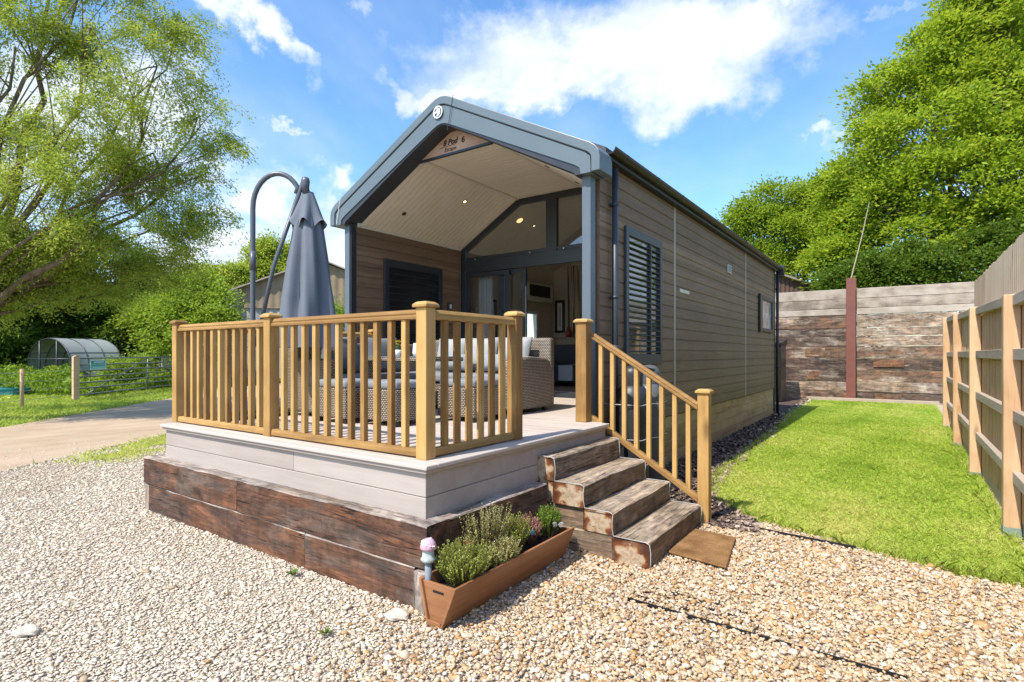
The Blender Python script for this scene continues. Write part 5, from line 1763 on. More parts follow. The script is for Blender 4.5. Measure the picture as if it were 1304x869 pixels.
sleeper_tone = [sleeper_mat('wall_sleeper_brown', 'x', (0.15, 0.095, 0.065), (0.28, 0.15, 0.085), (0.50, 0.40, 0.31), 0.45),
                sleeper_mat('wall_sleeper_dark', 'x', (0.085, 0.058, 0.045), (0.18, 0.11, 0.075), (0.42, 0.33, 0.26), 0.3),
                sleeper_mat('wall_sleeper_pale', 'x', (0.34, 0.25, 0.18), (0.34, 0.22, 0.14), (0.55, 0.46, 0.37), 0.3)]
M_RUST = sleeper_mat('wall_sleeper_rust', 'x', (0.17, 0.09, 0.05), (0.27, 0.12, 0.06), (0.25, 0.17, 0.11), 0.5)
secs = [(-9.0, -6.4), (-6.4, -3.95), (-3.94, -1.49), (-1.215, 1.35), (1.36, 4.2)]
z = -0.05
for i, h in enumerate(rows):
    for j, (a, b) in enumerate(secs):
        mt_ = rowmat(i, j)
        dy = random.uniform(-0.02, 0.02)
        sleeper(a + 0.006, b - 0.006, 21.0 + dy, 21.16 + dy, z + 0.006, z + h - 0.006, tw, 'x', [mt_, mt_, mt_], 'sleeper', False, 0.008)
    z += h
sleeper(-2.62, -2.28, 20.974, 21.10, 0.66, 0.93, tw, 'x', [M_RUST] * 3, 'rusty_patch_plank', False, 0.01)
sleeper(-0.70, -0.02, 20.974, 21.10, 0.02, 0.24, tw, 'x', [M_RUST] * 3, 'rusty_patch_plank', False, 0.01)
sleeper(-0.75, 0.05, 20.974, 21.10, 1.10, 1.36, tw, 'x', [M_RUST] * 3, 'rusty_patch_plank', False, 0.01)
sleeper(-2.68, -2.10, 20.974, 21.10, 1.43, 1.70, tw, 'x', [sleeper_tone[0]] * 3, 'rusty_patch_plank', False, 0.01)
M_TOPB = wood('bleached_plank', [(0.25, (0.18, 0.14, 0.11)), (0.45, (0.33, 0.27, 0.215)), (0.75, (0.46, 0.39, 0.325))], 'x', 7, 0.10, 0.8, 0.3, 0.9, True, 0.35)
for h in tops:
    for (a, b) in [(-9.0, -5.2), (-5.19, -1.49), (-1.215, 4.2)]:
        MB().box(a, b, 20.99, 21.12, z + 0.004, z + h - 0.004).build('plank', M_TOPB, tw, bevel=0.01, origin=((a + b) / 2, 21, z))
    z += h
m = MB()
px0, px1 = -1.483, -1.222
m.box(px0, px1, 20.86, 20.885, -0.05, 3.96); m.box(px0, px1, 21.17, 21.195, -0.05, 3.96); m.box((px0 + px1) / 2 - 0.01, (px0 + px1) / 2 + 0.01, 20.885, 21.17, -0.05, 3.96)
m.build('steel_post', plain('red_oxide_paint', (0.17, 0.055, 0.038), 0.6, var=0.2), tw)
kb = MB().box(-2.6, 0.9, 20.62, 20.80, -0.05, 0.10)
tag(kb.build('kerb', plain('pale_kerb', (0.36, 0.29, 0.21), 0.9, var=0.15, bump=0.3), bevel=0.01), 'pale timber kerb along the foot of the sleeper wall', 'kerb')
w0 = Vector((-1.36, 21.0, 3.95)); w1 = Vector(P(1107, 258, 25.5))
tag(MB().tube([w0, (w0 + w1) / 2 + Vector((0, 0, -0.12)), w1], 0.02, 6).build('guy_rope', plain('rope_tan', (0.30, 0.25, 0.16), 0.9)), 'thin tan rope rising from the red steel post into the trees', 'rope')
bx = thing('bin_store', 'dark boarded bin store behind the far corner of the lodge', 'bin store', (-3.6, 19.4, 0))
MB().box(-4.3, -3.10, 19.0, 19.9, -0.02, 1.80).build('box', M_BLACK, bx, bevel=0.01)
MB().prism([(18.95, 1.803), (19.95, 1.803), (19.95, 2.0), (18.95, 1.86)], 'x', -4.33, -3.07).build('lid', M_BLACK, bx)

# ------------------------------------------------------------------ fence on the right
M_FP = wood('fence_post_wood', [(0.25, (0.34, 0.185, 0.09)), (0.45, (0.54, 0.335, 0.18)), (0.75, (0.66, 0.45, 0.27))], 'z', 13, 0.05, 0.75, 0.3, 0.7, True, 0.4)
M_FR = wood('fence_rail_wood', [(0.25, (0.30, 0.235, 0.17)), (0.5, (0.40, 0.325, 0.25)), (0.75, (0.48, 0.40, 0.32))], 'y', 9, 0.07, 0.8, 0.2, 0.3, True)
M_FB = wood('feather_board', [(0.25, (0.36, 0.20, 0.10)), (0.5, (0.54, 0.34, 0.18)), (0.75, (0.64, 0.45, 0.27))], 'z', 11, 0.06, 0.8, 0.25, 0.4, True, 0.3)
M_FB2 = wood('feather_board_grey', [(0.25, (0.50, 0.345, 0.215)), (0.5, (0.70, 0.52, 0.345)), (0.75, (0.78, 0.62, 0.45))], 'z', 9, 0.06, 0.8, 0.25, 0.4, True, 0.3)
fence = thing('board_fence', 'pale softwood board fence running along the right of the lawn', 'fence', (0.75, 10, 0))
FPY = [0.6, 3.4, 6.10, 8.90, 11.6, 14.35]
FPH = [1.95, 1.96, 1.99, 2.08, 2.16, 2.25]
for y, h in zip(FPY, FPH):
    p = MB().box(0.68, 0.79, y - 0.055, y + 0.055, -0.1, h).build('post', M_FP, fence, bevel=0.006, origin=(0.735, y, 0))
    if y > 4:
        MB().box(0.677, 0.793, y - 0.058, y + 0.058, -0.1, 0.085 if y < 7 else 0.05).build('preserved_foot', plain('teal_preservative', (0.20, 0.26, 0.22), 0.8, var=0.2), p, origin=(0.735, y, 0))
bh = lambda y: 2.52 if y < 10.1 else 2.14 + (y - 10) * 0.034
for (y0, y1, h0, h1) in zip(FPY[:-1], FPY[1:], FPH[:-1], FPH[1:]):
    for k, zr in enumerate((0.50, 1.0, 1.5)):
        MB().box(0.735, 0.79, y0 + 0.056, y1 - 0.056, zr - 0.045, zr + 0.045).build('rail', M_FR, fence, bevel=0.004, origin=(0.76, (y0 + y1) / 2, zr))
    MB().beam((0.762, y0 + 0.056, h0 - 0.03), (0.762, y1 - 0.056, h1 - 0.05), 0.055, 0.085).build('rail', M_FR, fence, bevel=0.004)
    m = MB(); m2 = MB()
    y = y0
    while y < y1 - 0.01:
        w = 0.112
        z0 = 0.13
        top = 1.98 if y < 10.1 else bh(y)
        top += random.uniform(-0.006, 0.006)
        o_ = random.uniform(0, 0.006)
        m.box(0.792 + o_, 0.806 + o_, y + 0.005, y + w - 0.008, z0, top); m.box(0.814, 0.822, y - 0.01, y + w + 0.01, z0, top - 0.01)
        if y < 10.1:
            m2.box(0.830, 0.848, y + 0.004, y + w - 0.004, 1.75, bh(y) + random.uniform(-0.01, 0.01))
        y += w
    m.build('boards', M_FB, fence)
    if m2.v:
        m2.build('upper_boards', M_FB2, fence)
    MB().box(0.80, 0.835, y0 + 0.02, y1 - 0.02, -0.06, 0.125).build('gravel_board', M_FR, fence, bevel=0.004)

# ------------------------------------------------------------------ farm buildings
def corrugated(name, p0, p1, z0f, z1f, mat, parent, pitch=0.25, depth=0.04):
    """upright corrugated sheeting between two ground points; z0f,z1f give bottom and top along 0..1"""
    p0 = Vector((*p0, 0)); p1 = Vector((*p1, 0))
    d = (p1 - p0); L = d.length; d.normalize(); nn = Vector((d.y, -d.x, 0))
    n = int(L / pitch * 4)
    A = []; B = []
    for i in range(n + 1):
        t = i / n
        q = p0 + d * (L * t) + nn * (depth * (math.sin(2 * math.pi * L * t / pitch) * 0.5))
        A.append((q.x, q.y, z0f(t))); B.append((q.x, q.y, z1f(t)))
    m = MB(); m.strip(A, B, 0, True)
    return m.build(name, mat, parent)


M_CORB = plain('brown_sheeting', (0.28, 0.205, 0.13), 0.75, var=0.35, nscale=1.2)
M_CORP = plain('pale_sheeting', (0.46, 0.42, 0.38), 0.75, var=0.2, nscale=1.2)
M_CORR = plain('reddish_sheeting', (0.13, 0.075, 0.065), 0.7, var=0.2, nscale=1.2)
M_ASB = plain('fibre_cement_roof', (0.36, 0.31, 0.26), 0.9, var=0.3, nscale=0.8, bump=0.3)
BD = 36.0
bl = P(302, 451.5, BD); brt = P(512, 451.5, BD + 2)
barn = thing('barn', 'old barn with brown upper sheeting and pale lower walls behind the parasol', 'barn', (float(bl[0]), float(bl[1]), 0))
s = 1 / FPX * BD
ez, rz = 1.5 + 84 * s, 1.5 + 121 * s
mid = 1.5 + 63 * s
gt = lambda t: ez + (rz - ez) * (1 - abs(t - 0.5) * 2)
corrugated('lower_wall', bl[:2], brt[:2], lambda t: -0.1, lambda t: mid, M_CORP, barn, 0.5, 0.06)
off = np.array([*(-FW[:2] * 0.12)])
corrugated('upper_wall', bl[:2] + off, brt[:2] + off, lambda t: mid - 0.2, gt, M_CORB, barn, 0.5, 0.07)
dirb = Vector((*(brt[:2] - bl[:2]), 0)).normalized(); back = Vector((-dirb.y, dirb.x, 0))
L_ = float(np.linalg.norm(brt[:2] - bl[:2]))
A0 = Vector((*bl[:2], 0)) - dirb * 0.5 - back * 0.7
for (a, za, b, zb_) in ((-0.4, ez - 0.25, L_ / 2, rz + 0.08), (L_ + 0.4, ez - 0.25, L_ / 2, rz + 0.08)):
    m = MB()
    q = []
    for (x, zz) in ((a, za), (b, zb_)):
        for yy in (-0.5, 26.0):
            pnt = Vector((*bl[:2], 0)) + dirb * x + back * yy
            q.append(Vector((pnt.x, pnt.y, zz)))
    m.add([q[0], q[1], q[3], q[2]] + [v + Vector((0, 0, 0.09)) for v in (q[0], q[1], q[3], q[2])], [(0, 1, 2, 3), (4, 7, 6, 5), (0, 4, 5, 1), (1, 5, 6, 2), (2, 6, 7, 3), (3, 7, 4, 0)])
    m.build('roof', M_ASB, barn)
lw = Vector((*bl[:2], 0))
e = lw + back * 25
corrugated('side_wall', (lw.x, lw.y), (e.x, e.y), lambda t: -0.1, lambda t: ez - 0.1, M_CORB, barn, 0.5, 0.06)
e2 = Vector((*brt[:2], 0)); e3 = e2 + back * 25
corrugated('side_wall', (e2.x, e2.y), (e3.x, e3.y), lambda t: -0.1, lambda t: ez - 0.1, M_CORP, barn, 0.5, 0.06)
m = MB().beam((lw.x - FW[0] * 0.2, lw.y - FW[1] * 0.2, -0.1), (lw.x - FW[0] * 0.2, lw.y - FW[1] * 0.2, ez), 0.35, 0.35, (1, 0, 0))
m.build('corner_timber', plain('grey_timber', (0.30, 0.25, 0.19), 0.9), barn)
gt_ = MB()
for (u0, u1) in ((446, 450),):
    a = P(449, 384, BD - 0.5); b = P(452, 420, BD - 0.5)
    gt_.tube([P(440, 388, BD - 0.5), P(446, 393, BD - 0.5), P(450, 403, BD - 0.5), P(449, 430, BD - 0.5)], 0.09, 8)
gt_.build('drainpipe', M_CORP, barn)

D2 = 33.0
s2 = D2 / FPX
ra, rb = P(930, 451, D2), P(1085, 451, D2 + 1)
sh = thing('barn', 'reddish brown sheeted barn roof end showing above the sleeper wall', 'barn', (float(ra[0]), float(ra[1]), 0))
Lr = float(np.linalg.norm(rb[:2] - ra[:2]))
gz = lambda t: 1.5 + (103 - abs(t - 0.36) * 50) * s2
corrugated('gable_wall', ra[:2], rb[:2], lambda t: -0.1, gz, M_CORR, sh, 0.28, 0.05)
d_ = Vector((*(rb[:2] - ra[:2]), 0)).normalized(); bk = Vector((-d_.y, d_.x, 0))
for (t0, t1) in ((-0.03, 0.36), (1.03, 0.36)):
    q = []
    for t in (t0, t1):
        for yy in (-0.25, 12):
            pnt = Vector((*ra[:2], 0)) + d_ * (Lr * t) + bk * yy
            q.append(Vector((pnt.x, pnt.y, gz(t) + 0.02)))
    m = MB().add([q[0], q[1], q[3], q[2]] + [v + Vector((0, 0, 0.12)) for v in (q[0], q[1], q[3], q[2])], [(0, 1, 2, 3), (4, 7, 6, 5), (0, 4, 5, 1), (1, 5, 6, 2), (2, 6, 7, 3), (3, 7, 4, 0)])
    m.build('roof', M_ASB, sh)
for t in (0, 1):
    q = Vector((*ra[:2], 0)) + d_ * (Lr * t); q2 = q + bk * 12
    corrugated('side_wall', (q.x, q.y), (q2.x, q2.y), lambda t: -0.1, lambda tt: gz(t), M_CORR, sh, 0.28, 0.05)

# ------------------------------------------------------------------ gate, sign, polytunnel and field fence
M_GATE = plain('gate_steel', (0.16, 0.175, 0.165), 0.5, metal=0.4, var=0.2)
ga, gb = Vector((-21.0, 6.25, 0)), Vector((-25.6, 11.35, 0))
gate = thing('field_gate', 'grey tubular steel field gate across the track side', 'gate', tuple(ga))
d_ = (gb - ga).normalized()
g0 = ga + d_ * 0.12
for z in (0.22, 0.42, 0.60, 0.79, 0.98, 1.17, 1.38):
    MB().tube([g0 + Vector((0, 0, z)), gb + Vector((0, 0, z))], 0.024, 8).build('bar', M_GATE, gate)
for t in (0.12, 4.2, 6.6):
    q = ga + d_ * t
    MB().tube([q + Vector((0, 0, 0.14)), q + Vector((0, 0, 1.40))], 0.028, 8).build('upright', M_GATE, gate)
MB().tube([ga + d_ * 0.6 + Vector((0.02, 0, 0.25)), ga + d_ * 4.2 + Vector((0.02, 0, 1.36))], 0.018, 8).build('brace', M_GATE, gate)
gp = thing('gate_post', 'square brown timber gate post at the left end of the gate', 'post', tuple(ga))
MB().box(ga.x - 0.08, ga.x + 0.08, ga.y - 0.08, ga.y + 0.08, -0.1, 1.42).build('shaft', M_FP, gp, bevel=0.01)
MB().prism([(ga.y - 0.085, 1.421), (ga.y + 0.085, 1.421), (ga.y, 1.46)], 'x', ga.x - 0.085, ga.x + 0.085).build('top', M_FP, gp)
sg = thing('gate_sign', 'small teal and white notice fixed to the top of the field gate', 'sign', tuple(ga + d_ * 0.95 + Vector((0, 0, 1.0))))
sn = Vector((d_.y, -d_.x, 0))
sn = sn if sn.dot(-ga) > 0 else -sn
so_ = sn * 0.05
c0 = ga + d_ * 0.62 + so_; c1 = ga + d_ * 1.45 + so_
M_TEAL = plain('sign_teal', (0.03, 0.42, 0.36), 0.4, var=0.05); M_TEALD = plain('sign_dark_teal', (0.015, 0.13, 0.13), 0.4, var=0.05); M_SGW = plain('sign_pale', (0.50, 0.78, 0.70), 0.4, var=0.05)


def plate(name, ta, tb, z0, z1, o, mat):
    a = c0 + (c1 - c0) * ta + sn * o; b = c0 + (c1 - c0) * tb + sn * o
    MB().beam((a.x, a.y, (z0 + z1) / 2), (b.x, b.y, (z0 + z1) / 2), 0.006, z1 - z0).build(name, mat, sg)


plate('panel', 0, 1, 1.015, 1.315, 0, M_SGW)
plate('field', 0.05, 0.95, 1.035, 1.295, 0.010, M_TEAL)
plate('heading_band', 0.08, 0.92, 1.205, 1.285, 0.016, M_TEALD)
plate('heading', 0.18, 0.82, 1.230, 1.262, 0.024, M_SGW)
plate('text_line', 0.10, 0.90, 1.125, 1.145, 0.016, M_TEALD)
plate('text_line', 0.12, 0.88, 1.070, 1.088, 0.016, M_SGW)
wp = thing('white_panel', 'white board leaning behind the far end of the gate', 'board', tuple(P(214, 470, 27)))
a, b = P(206, 451, 26.5), P(232, 451, 27.5)
MB().beam((a[0], a[1], 1.0), (b[0], b[1], 1.0), 0.04, 0.75).build('panel', M_WHITE, wp)
for q in (a, b):
    MB().beam((q[0], q[1], -0.05), (q[0], q[1], 0.66), 0.06, 0.06, (1, 0, 0)).build('leg', M_FP, wp)
m = MB()
pts = [P(118, 505, 1)]
poly = []
for (u, v) in ((112, 509), (140, 506), (158, 500), (172, 491), (168, 489), (150, 495), (125, 501), (116, 504)):
    dd = FPX * 1.5 / (v - HOR)
    q = P(u, v, dd); poly.append((q[0], q[1]))
m.prism(poly, 'z', 0.0, 0.06)
tag(m.build('plastic_sheet', M_WHITE), 'white plastic sheet lying on the ground behind the gate', 'sheet')
# polytunnel
pt = thing('polytunnel', 'low arched net covered polytunnel in the weeds behind the gate post', 'polytunnel', tuple(P(85, 520, 25) * np.array([1, 1, 0])))
t = NT('tunnel_net')
a = t.n('ShaderNodeBsdfTransparent', {'Color': (0.9, 0.95, 0.92, 1)})
b = t.n('ShaderNodeBsdfDiffuse', {'Color': (0.42, 0.45, 0.43, 1)})
M_NET = t.out(t.n('ShaderNodeMixShader', {0: 0.52, 1: a.outputs[0], 2: b.outputs[0]}))
pc = Vector(P(62, 520, 24.5)); pc.z = 0
axd = Vector((*(RT[:2] * 0.40 + FW[:2] * 0.92), 0)).normalized(); sdv = Vector((axd.y, -axd.x, 0))
prof = [(-1.75, 0.0), (-1.72, 0.9), (-1.55, 1.45), (-1.2, 1.85), (-0.65, 2.12), (0, 2.22), (0.65, 2.12), (1.2, 1.85), (1.55, 1.45), (1.72, 0.9), (1.75, 0.0)]
PX_ = resample(prof, 25)


def tp(p, t):
    return pc + sdv * p[0] + axd * t + Vector((0, 0, p[1]))


m = MB()
for k in range(24):
    if 3 <= k <= 20:
        m.add([tp(PX_[k], 0), tp(PX_[k + 1], 0), tp(PX_[k + 1], 2.1), tp(PX_[k], 2.1)], [(0, 1, 2, 3)], 0, True)
m.build('cover', M_NET, pt)
m = MB().add([tp(q, 2.07) for q in PX_], [tuple(range(25))])
m.build('end_cover', M_NET, pt)
for tt in (0, 0.7, 1.4, 2.1):
    MB().tube([tp(q, tt) for q in PX_], 0.026, 6).build('hoop', M_DARK, pt)
for q in (PX_[6], PX_[12], PX_[18]):
    MB().tube([tp(q, 0), tp(q, 2.1)], 0.018, 6).build('ridge_pole', M_DARK, pt)
for (x, z0, z1) in ((-0.65, 0, 2.1), (0.65, 0, 2.1)):
    MB().tube([tp((x, z0), -0.02), tp((x, z1), -0.02)], 0.04, 6).build('door_post', M_DARK, pt)
MB().tube([tp((-1.6, 1.3), -0.02), tp((1.6, 1.3), -0.02)], 0.03, 6).build('cross_bar', M_DARK, pt)
tr = thing('water_trough', 'turquoise plastic water trough in the weeds at the left', 'trough', tuple(P(8, 520, 18.2) * np.array([1, 1, 0])))
q = Vector(P(2, 508, 18.2)); q.z = 0
rv = Vector(RT); fv = Vector(FW)
m = MB()
vs = []
for (zz, g) in ((0.12, 0.0), (0.38, 0.06)):
    for (i, j) in ((-0.65, -0.3), (0.65, -0.3), (0.65, 0.3), (-0.65, 0.3)):
        p = q + rv * (i + math.copysign(g, i)) + fv * (j + math.copysign(g, j)); vs.append((p.x, p.y, zz))
m.add(vs, [(3, 2, 1, 0), (0, 1, 5, 4), (1, 2, 6, 5), (2, 3, 7, 6), (3, 0, 4, 7), ])
M_TURQ = plain('turquoise_plastic', (0.03, 0.26, 0.30), 0.5)
m.build('tub', M_TURQ, tr, bevel=0.02)
m = MB().tube([Vector(vs[4]), Vector(vs[5]), Vector(vs[6]), Vector(vs[7]), Vector(vs[4])], 0.035, 8)
m.build('rim', M_TURQ, tr)
wfn = thing('wire_fence', 'thin wire stock fence running left from the gate post', 'fence', (-19.5, 4.6, 0))
wa = ga + Vector((0, 0, 0)); wb = ga - d_ * 6.5
for z in (0.25, 0.5, 0.75, 1.0):
    MB().tube([wa + Vector((0, 0, z)), wb + Vector((0, 0, z))], 0.006, 5).build('wire', M_METAL, wfn)
for t_ in (2.2, 4.4, 6.5):
    p = ga - d_ * t_
    MB().tube([p + Vector((0, 0, -0.1)), p + Vector((0, 0, 1.1))], 0.045, 8).build('stake', M_FP, wfn)
for (u0, v0, u1, v1) in ((18, 500, 34, 487), (32, 500, 50, 488)):
    pass

# ------------------------------------------------------------------ trees
def barkmat(name, a, b):
    t = NT(name)
    o = t.obj(False)
    n1 = t.noise(t.map(o, (1, 1, 0.25)), 9, 6, 0.65)
    return t.out(t.pbr(t.ramp(n1, [(0.3, a), (0.7, b)]), 0.9, t.bump(n1, 0.6, 0.03), spec=0.1))


M_BARK = barkmat('bark_brown', (0.10, 0.075, 0.05), (0.26, 0.20, 0.14))
M_BARKP = barkmat('bark_pale', (0.20, 0.16, 0.11), (0.42, 0.35, 0.26))


def bez(a, b, n, sag, wob=0.07):
    a = Vector(a); b = Vector(b)
    d = b - a
    side = Vector((random.gauss(0, 1), random.gauss(0, 1), random.gauss(0, 0.5))) * d.length * wob
    m1 = a + d * 0.35 + Vector((0, 0, sag * d.length)) + side
    out = []
    for i in range(n + 1):
        t = i / n
        out.append(a * (1 - t) ** 2 + m1 * 2 * t * (1 - t) + b * t * t)
    return out


def leaf_arrays(c, ax, nrm, L, W):
    """diamond leaves folded a little along the midrib"""
    s = np.cross(ax, nrm)
    s /= np.linalg.norm(s, axis=1, keepdims=True) + 1e-9
    n2 = np.cross(s, ax)
    b = c - ax * (L / 2)[:, None]; tip = c + ax * (L / 2)[:, None]
    mid = c - ax * (L * 0.08)[:, None] - n2 * (W * 0.15)[:, None]
    V = np.stack([b, mid - s * (W / 2)[:, None], tip, mid + s * (W / 2)[:, None]], 1)
    return V.reshape(-1, 3)


def unit(a):
    return a / (np.linalg.norm(a, axis=1, keepdims=True) + 1e-9)


def tree(name, label, base, blobs, n_leaf, L, W, mat, bark=M_BARK, trunk_r=0.3, fork=2.5, style='broad', cl=0.45, per=70, twigs=5, lean=(0, 0), light=0.0, cat='tree', group=None, shell=0.5, flat=0.75):
    """blobs: (centre, radius). Crown of leaf sprays clustered through the outer half of every blob"""
    base = np.array(base, float)
    T = thing(name, label, cat, tuple(base), group)
    tb = MB()
    fk = base + np.array([lean[0], lean[1], fork])
    pts = bez(base - np.array([0, 0, 0.2]), fk, 6, 0.0)
    tb.tube(pts, [trunk_r * (1.25 - 0.5 * i / 6) for i in range(7)], 10)
    cen = np.array([b[0] for b in blobs]); rr = np.array([b[1] for b in blobs])
    wts = rr ** 2; wts = wts / wts.sum()
    K = max(1, n_leaf // per)
    V = []; C = []
    bi = RNG.choice(len(blobs), K, p=wts)
    d = unit(RNG.normal(0, 1, (K, 3)))
    lump = 1 + 0.16 * np.sin(d[:, 0] * 5 + bi * 2.1) * np.sin(d[:, 1] * 4.3 + bi) + 0.10 * np.sin(d[:, 2] * 7 + d[:, 0] * 6 + bi)
    rad_ = (shell + (1.02 - shell) * RNG.uniform(0, 1, K) ** 0.55) * lump
    if style == 'broad':
        NS = 20
        sdir = unit(RNG.normal(0, 1, (len(blobs) * NS, 3)) + np.array([0, 0, 0.12]))
        srad = RNG.uniform(0.24, 0.40, len(blobs) * NS)
        soff = RNG.uniform(0.62, 0.92, len(blobs) * NS)
        si = bi * NS + RNG.integers(0, NS, K)
        d = unit(d * np.array([1, 1, 0.9]) + sdir[si] * 0.35 + np.array([0, 0, 0.22]))
        cc = cen[bi] + (sdir[si] * soff[si][:, None] + d * (srad[si] * (0.6 + 0.45 * RNG.uniform(0, 1, K) ** 0.5))[:, None] * np.array([1, 1, flat])) * rr[bi][:, None]
    else:
        # boughs of several sprays hang together with gaps between them
        NB = 16
        bd = unit(RNG.normal(0, 1, (len(blobs) * NB, 3)))
        br_ = RNG.uniform(0.3, 1.0, len(blobs) * NB)
        sb = bi * NB + RNG.integers(0, NB, K)
        d = unit(bd[sb] + RNG.normal(0, 0.20, (K, 3)))
        rad_ = br_[sb] * lump + RNG.normal(0, 0.09, K)
        cc = cen[bi] + d * (rr[bi] * rad_)[:, None] * np.array([1, 1, flat])
    outd = unit(d * np.array([1, 1, 0.5]) + np.array([0, 0, 0.15]))
    coff = np.clip(RNG.normal(0, 0.10, K), -0.2, 0.2)
    k = per
    ci = np.repeat(np.arange(K), k); n = len(ci)
    if style == 'willow':
        t_ = RNG.uniform(-0.5, 0.5, n)
        sd = unit(outd * np.array([1, 1, 0.1]) + np.array([0, 0, -0.55]) + RNG.normal(0, 0.28, (K, 3)))
        ln = cl * RNG.uniform(0.8, 2.0, K)
        pos = cc[ci] + sd[ci] * (t_ * ln[ci])[:, None] + RNG.normal(0, 0.075, (n, 3)) - np.array([0, 0, 1]) * (t_ ** 2 * 0.25 * ln[ci])[:, None]
        ax = unit(sd[ci] + RNG.normal(0, 0.55, (n, 3)))
        nr = unit(RNG.normal(0, 0.7, (n, 3)) + np.array([0, 0, 0.7]))
    else:
        g = RNG.normal(0, 1, (n, 3)) * np.array([1, 1, 0.45]) * cl * 0.5 * RNG.uniform(0.7, 1.35, K)[ci][:, None]
        pos = cc[ci] + g
        pos[:, 2] -= 0.35 * (g[:, 0] ** 2 + g[:, 1] ** 2) / (cl + 1e-6)
        ax = unit(outd[ci] * 0.6 + g / (cl + 1e-6) + RNG.normal(0, 0.45, (n, 3)) + np.array([0, 0, -0.15]))
        nr = unit(RNG.normal(0, 0.55, (n, 3)) + np.array([0, 0, 1.0]))
    Ls = L * RNG.uniform(0.65, 1.3, n); Ws = W * RNG.uniform(0.7, 1.25, n)
    V = leaf_arrays(pos, ax, nr, Ls, Ws)
    col = np.clip(0.48 + light + coff[ci] + RNG.normal(0, 0.16, n), 0, 1)
    np_mesh('crown', V, np.arange(len(V)).reshape(-1, 4), mat, T, {'rnd': np.repeat(col, 4)})
    # limbs into every blob and branches on to some of the sprays
    for i, (c, r) in enumerate(blobs):
        c = np.array(c, float)
        dist = float(np.linalg.norm(c - fk))
        r0 = max(0.035, trunk_r * 0.55 * min(1, r / max(rr) + 0.15))
        p = bez(fk, c, 9, 0.10, 0.15)
        p = [q_ + Vector((math.sin(k_ * 1.9 + i), math.cos(k_ * 2.3 + i * 2), math.sin(k_ * 1.4 + i * 3))) * (0.018 * dist * (1 if 0 < k_ < 9 else 0)) for k_, q_ in enumerate(p)]
        tb.tube(p, [r0 * (1 - 0.8 * j / 9) for j in range(10)], 7)
        own = np.where(bi == i)[0]
        for q in own[:: max(1, len(own) // (twigs * 3))][:twigs * 3]:
            j = random.randint(5, 9)
            pp = bez(p[j], cc[q], 5, 0.05)
            r1 = max(0.012, r0 * 0.22)
            tb.tube(pp, [r1 * (1 - 0.75 * x / 5) for x in range(6)], 5)
    tb.build('trunk', bark, T)
    return T


def blobs_at(lst, dz=0.0):
    out = []
    for (u, v, D, r) in lst:
        out.append((P(u, v, D), r * D / FPX))
    return out


M_WIL = leafmat('willow_leaf', (0.125, 0.205, 0.018), (0.29, 0.395, 0.042), (0.50, 0.56, 0.12), 0.5)
M_ASH = leafmat('ash_leaf', (0.095, 0.18, 0.012), (0.29, 0.43, 0.028), (0.52, 0.60, 0.08), 0.5)
M_OAK = leafmat('round_tree_leaf', (0.085, 0.165, 0.012), (0.24, 0.375, 0.026), (0.46, 0.55, 0.07), 0.5)
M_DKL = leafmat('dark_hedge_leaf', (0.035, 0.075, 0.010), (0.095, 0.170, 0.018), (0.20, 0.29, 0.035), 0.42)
M_BRT = leafmat('bright_bush_leaf', (0.075, 0.15, 0.012), (0.20, 0.32, 0.025), (0.38, 0.49, 0.065), 0.46)

wb_ = P(-95, 540, 12.3); wb_[2] = -0.05
tree('willow_tree', 'big loose willow overhanging the left side of the track', wb_,
     blobs_at([(20, 60, 12.5, 95), (115, 35, 12.8, 80), (200, 85, 13.2, 72), (252, 150, 13.4, 58), (100, 140, 12.3, 90), (195, 195, 13.3, 82), (262, 222, 13.6, 48), (60, 235, 12.0, 95), (160, 270, 13.0, 80), (235, 285, 13.8, 52),
               (-60, 120, 13, 120), (-40, 290, 11.8, 95), (-140, 200, 13, 130), (45, -50, 13, 100), (150, -45, 13.4, 70), (100, 330, 13.4, 55), (175, 335, 14.0, 38), (20, 330, 12.2, 60), (-160, 60, 13, 120), (225, 40, 13.5, 40), (-60, -60, 13, 110), (290, 185, 13.7, 26), (60, 365, 13.2, 50), (130, 375, 13.6, 42), (195, 345, 14.2, 40), (10, 380, 12.8, 45), (225, 330, 14.4, 34), (90, 300, 12.6, 60)]),
     235000, 0.086, 0.027, M_WIL, M_BARK, 0.22, 2.2, 'willow', 0.55, 75, 2, (0.9, 0.3), 0.13, shell=0.30, flat=0.9)

ab = P(1275, 470, 29); ab[2] = -0.05
tree('ash_tree', 'huge bright green ash tree towering behind the right fence', ab,
     blobs_at([(1285, 50, 28, 85), (1225, 70, 29, 60), (1180, 100, 29, 55), (1130, 128, 29.5, 42), (1245, 140, 27.5, 70), (1160, 185, 28.5, 62), (1300, 150, 27, 80), (1110, 205, 29.5, 42), (1215, 225, 27, 60), (1290, 235, 26, 66), (1140, 265, 28, 50), (1240, 300, 26.5, 50), (1360, 60, 28, 90), (1370, 190, 27, 90), (1300, -40, 28.5, 80), (1380, -60, 28.5, 80), (1350, 300, 26, 70), (1185, 300, 27, 45), (1295, 330, 25.5, 45), (1230, 15, 29, 40)]),
     170000, 0.25, 0.115, M_ASH, M_BARKP, 0.42, 4.5, 'broad', 0.80, 60, 3, (0, 0), 0.03, shell=0.55, flat=0.8)
ob = P(1010, 470, 37); ob[2] = -0.05
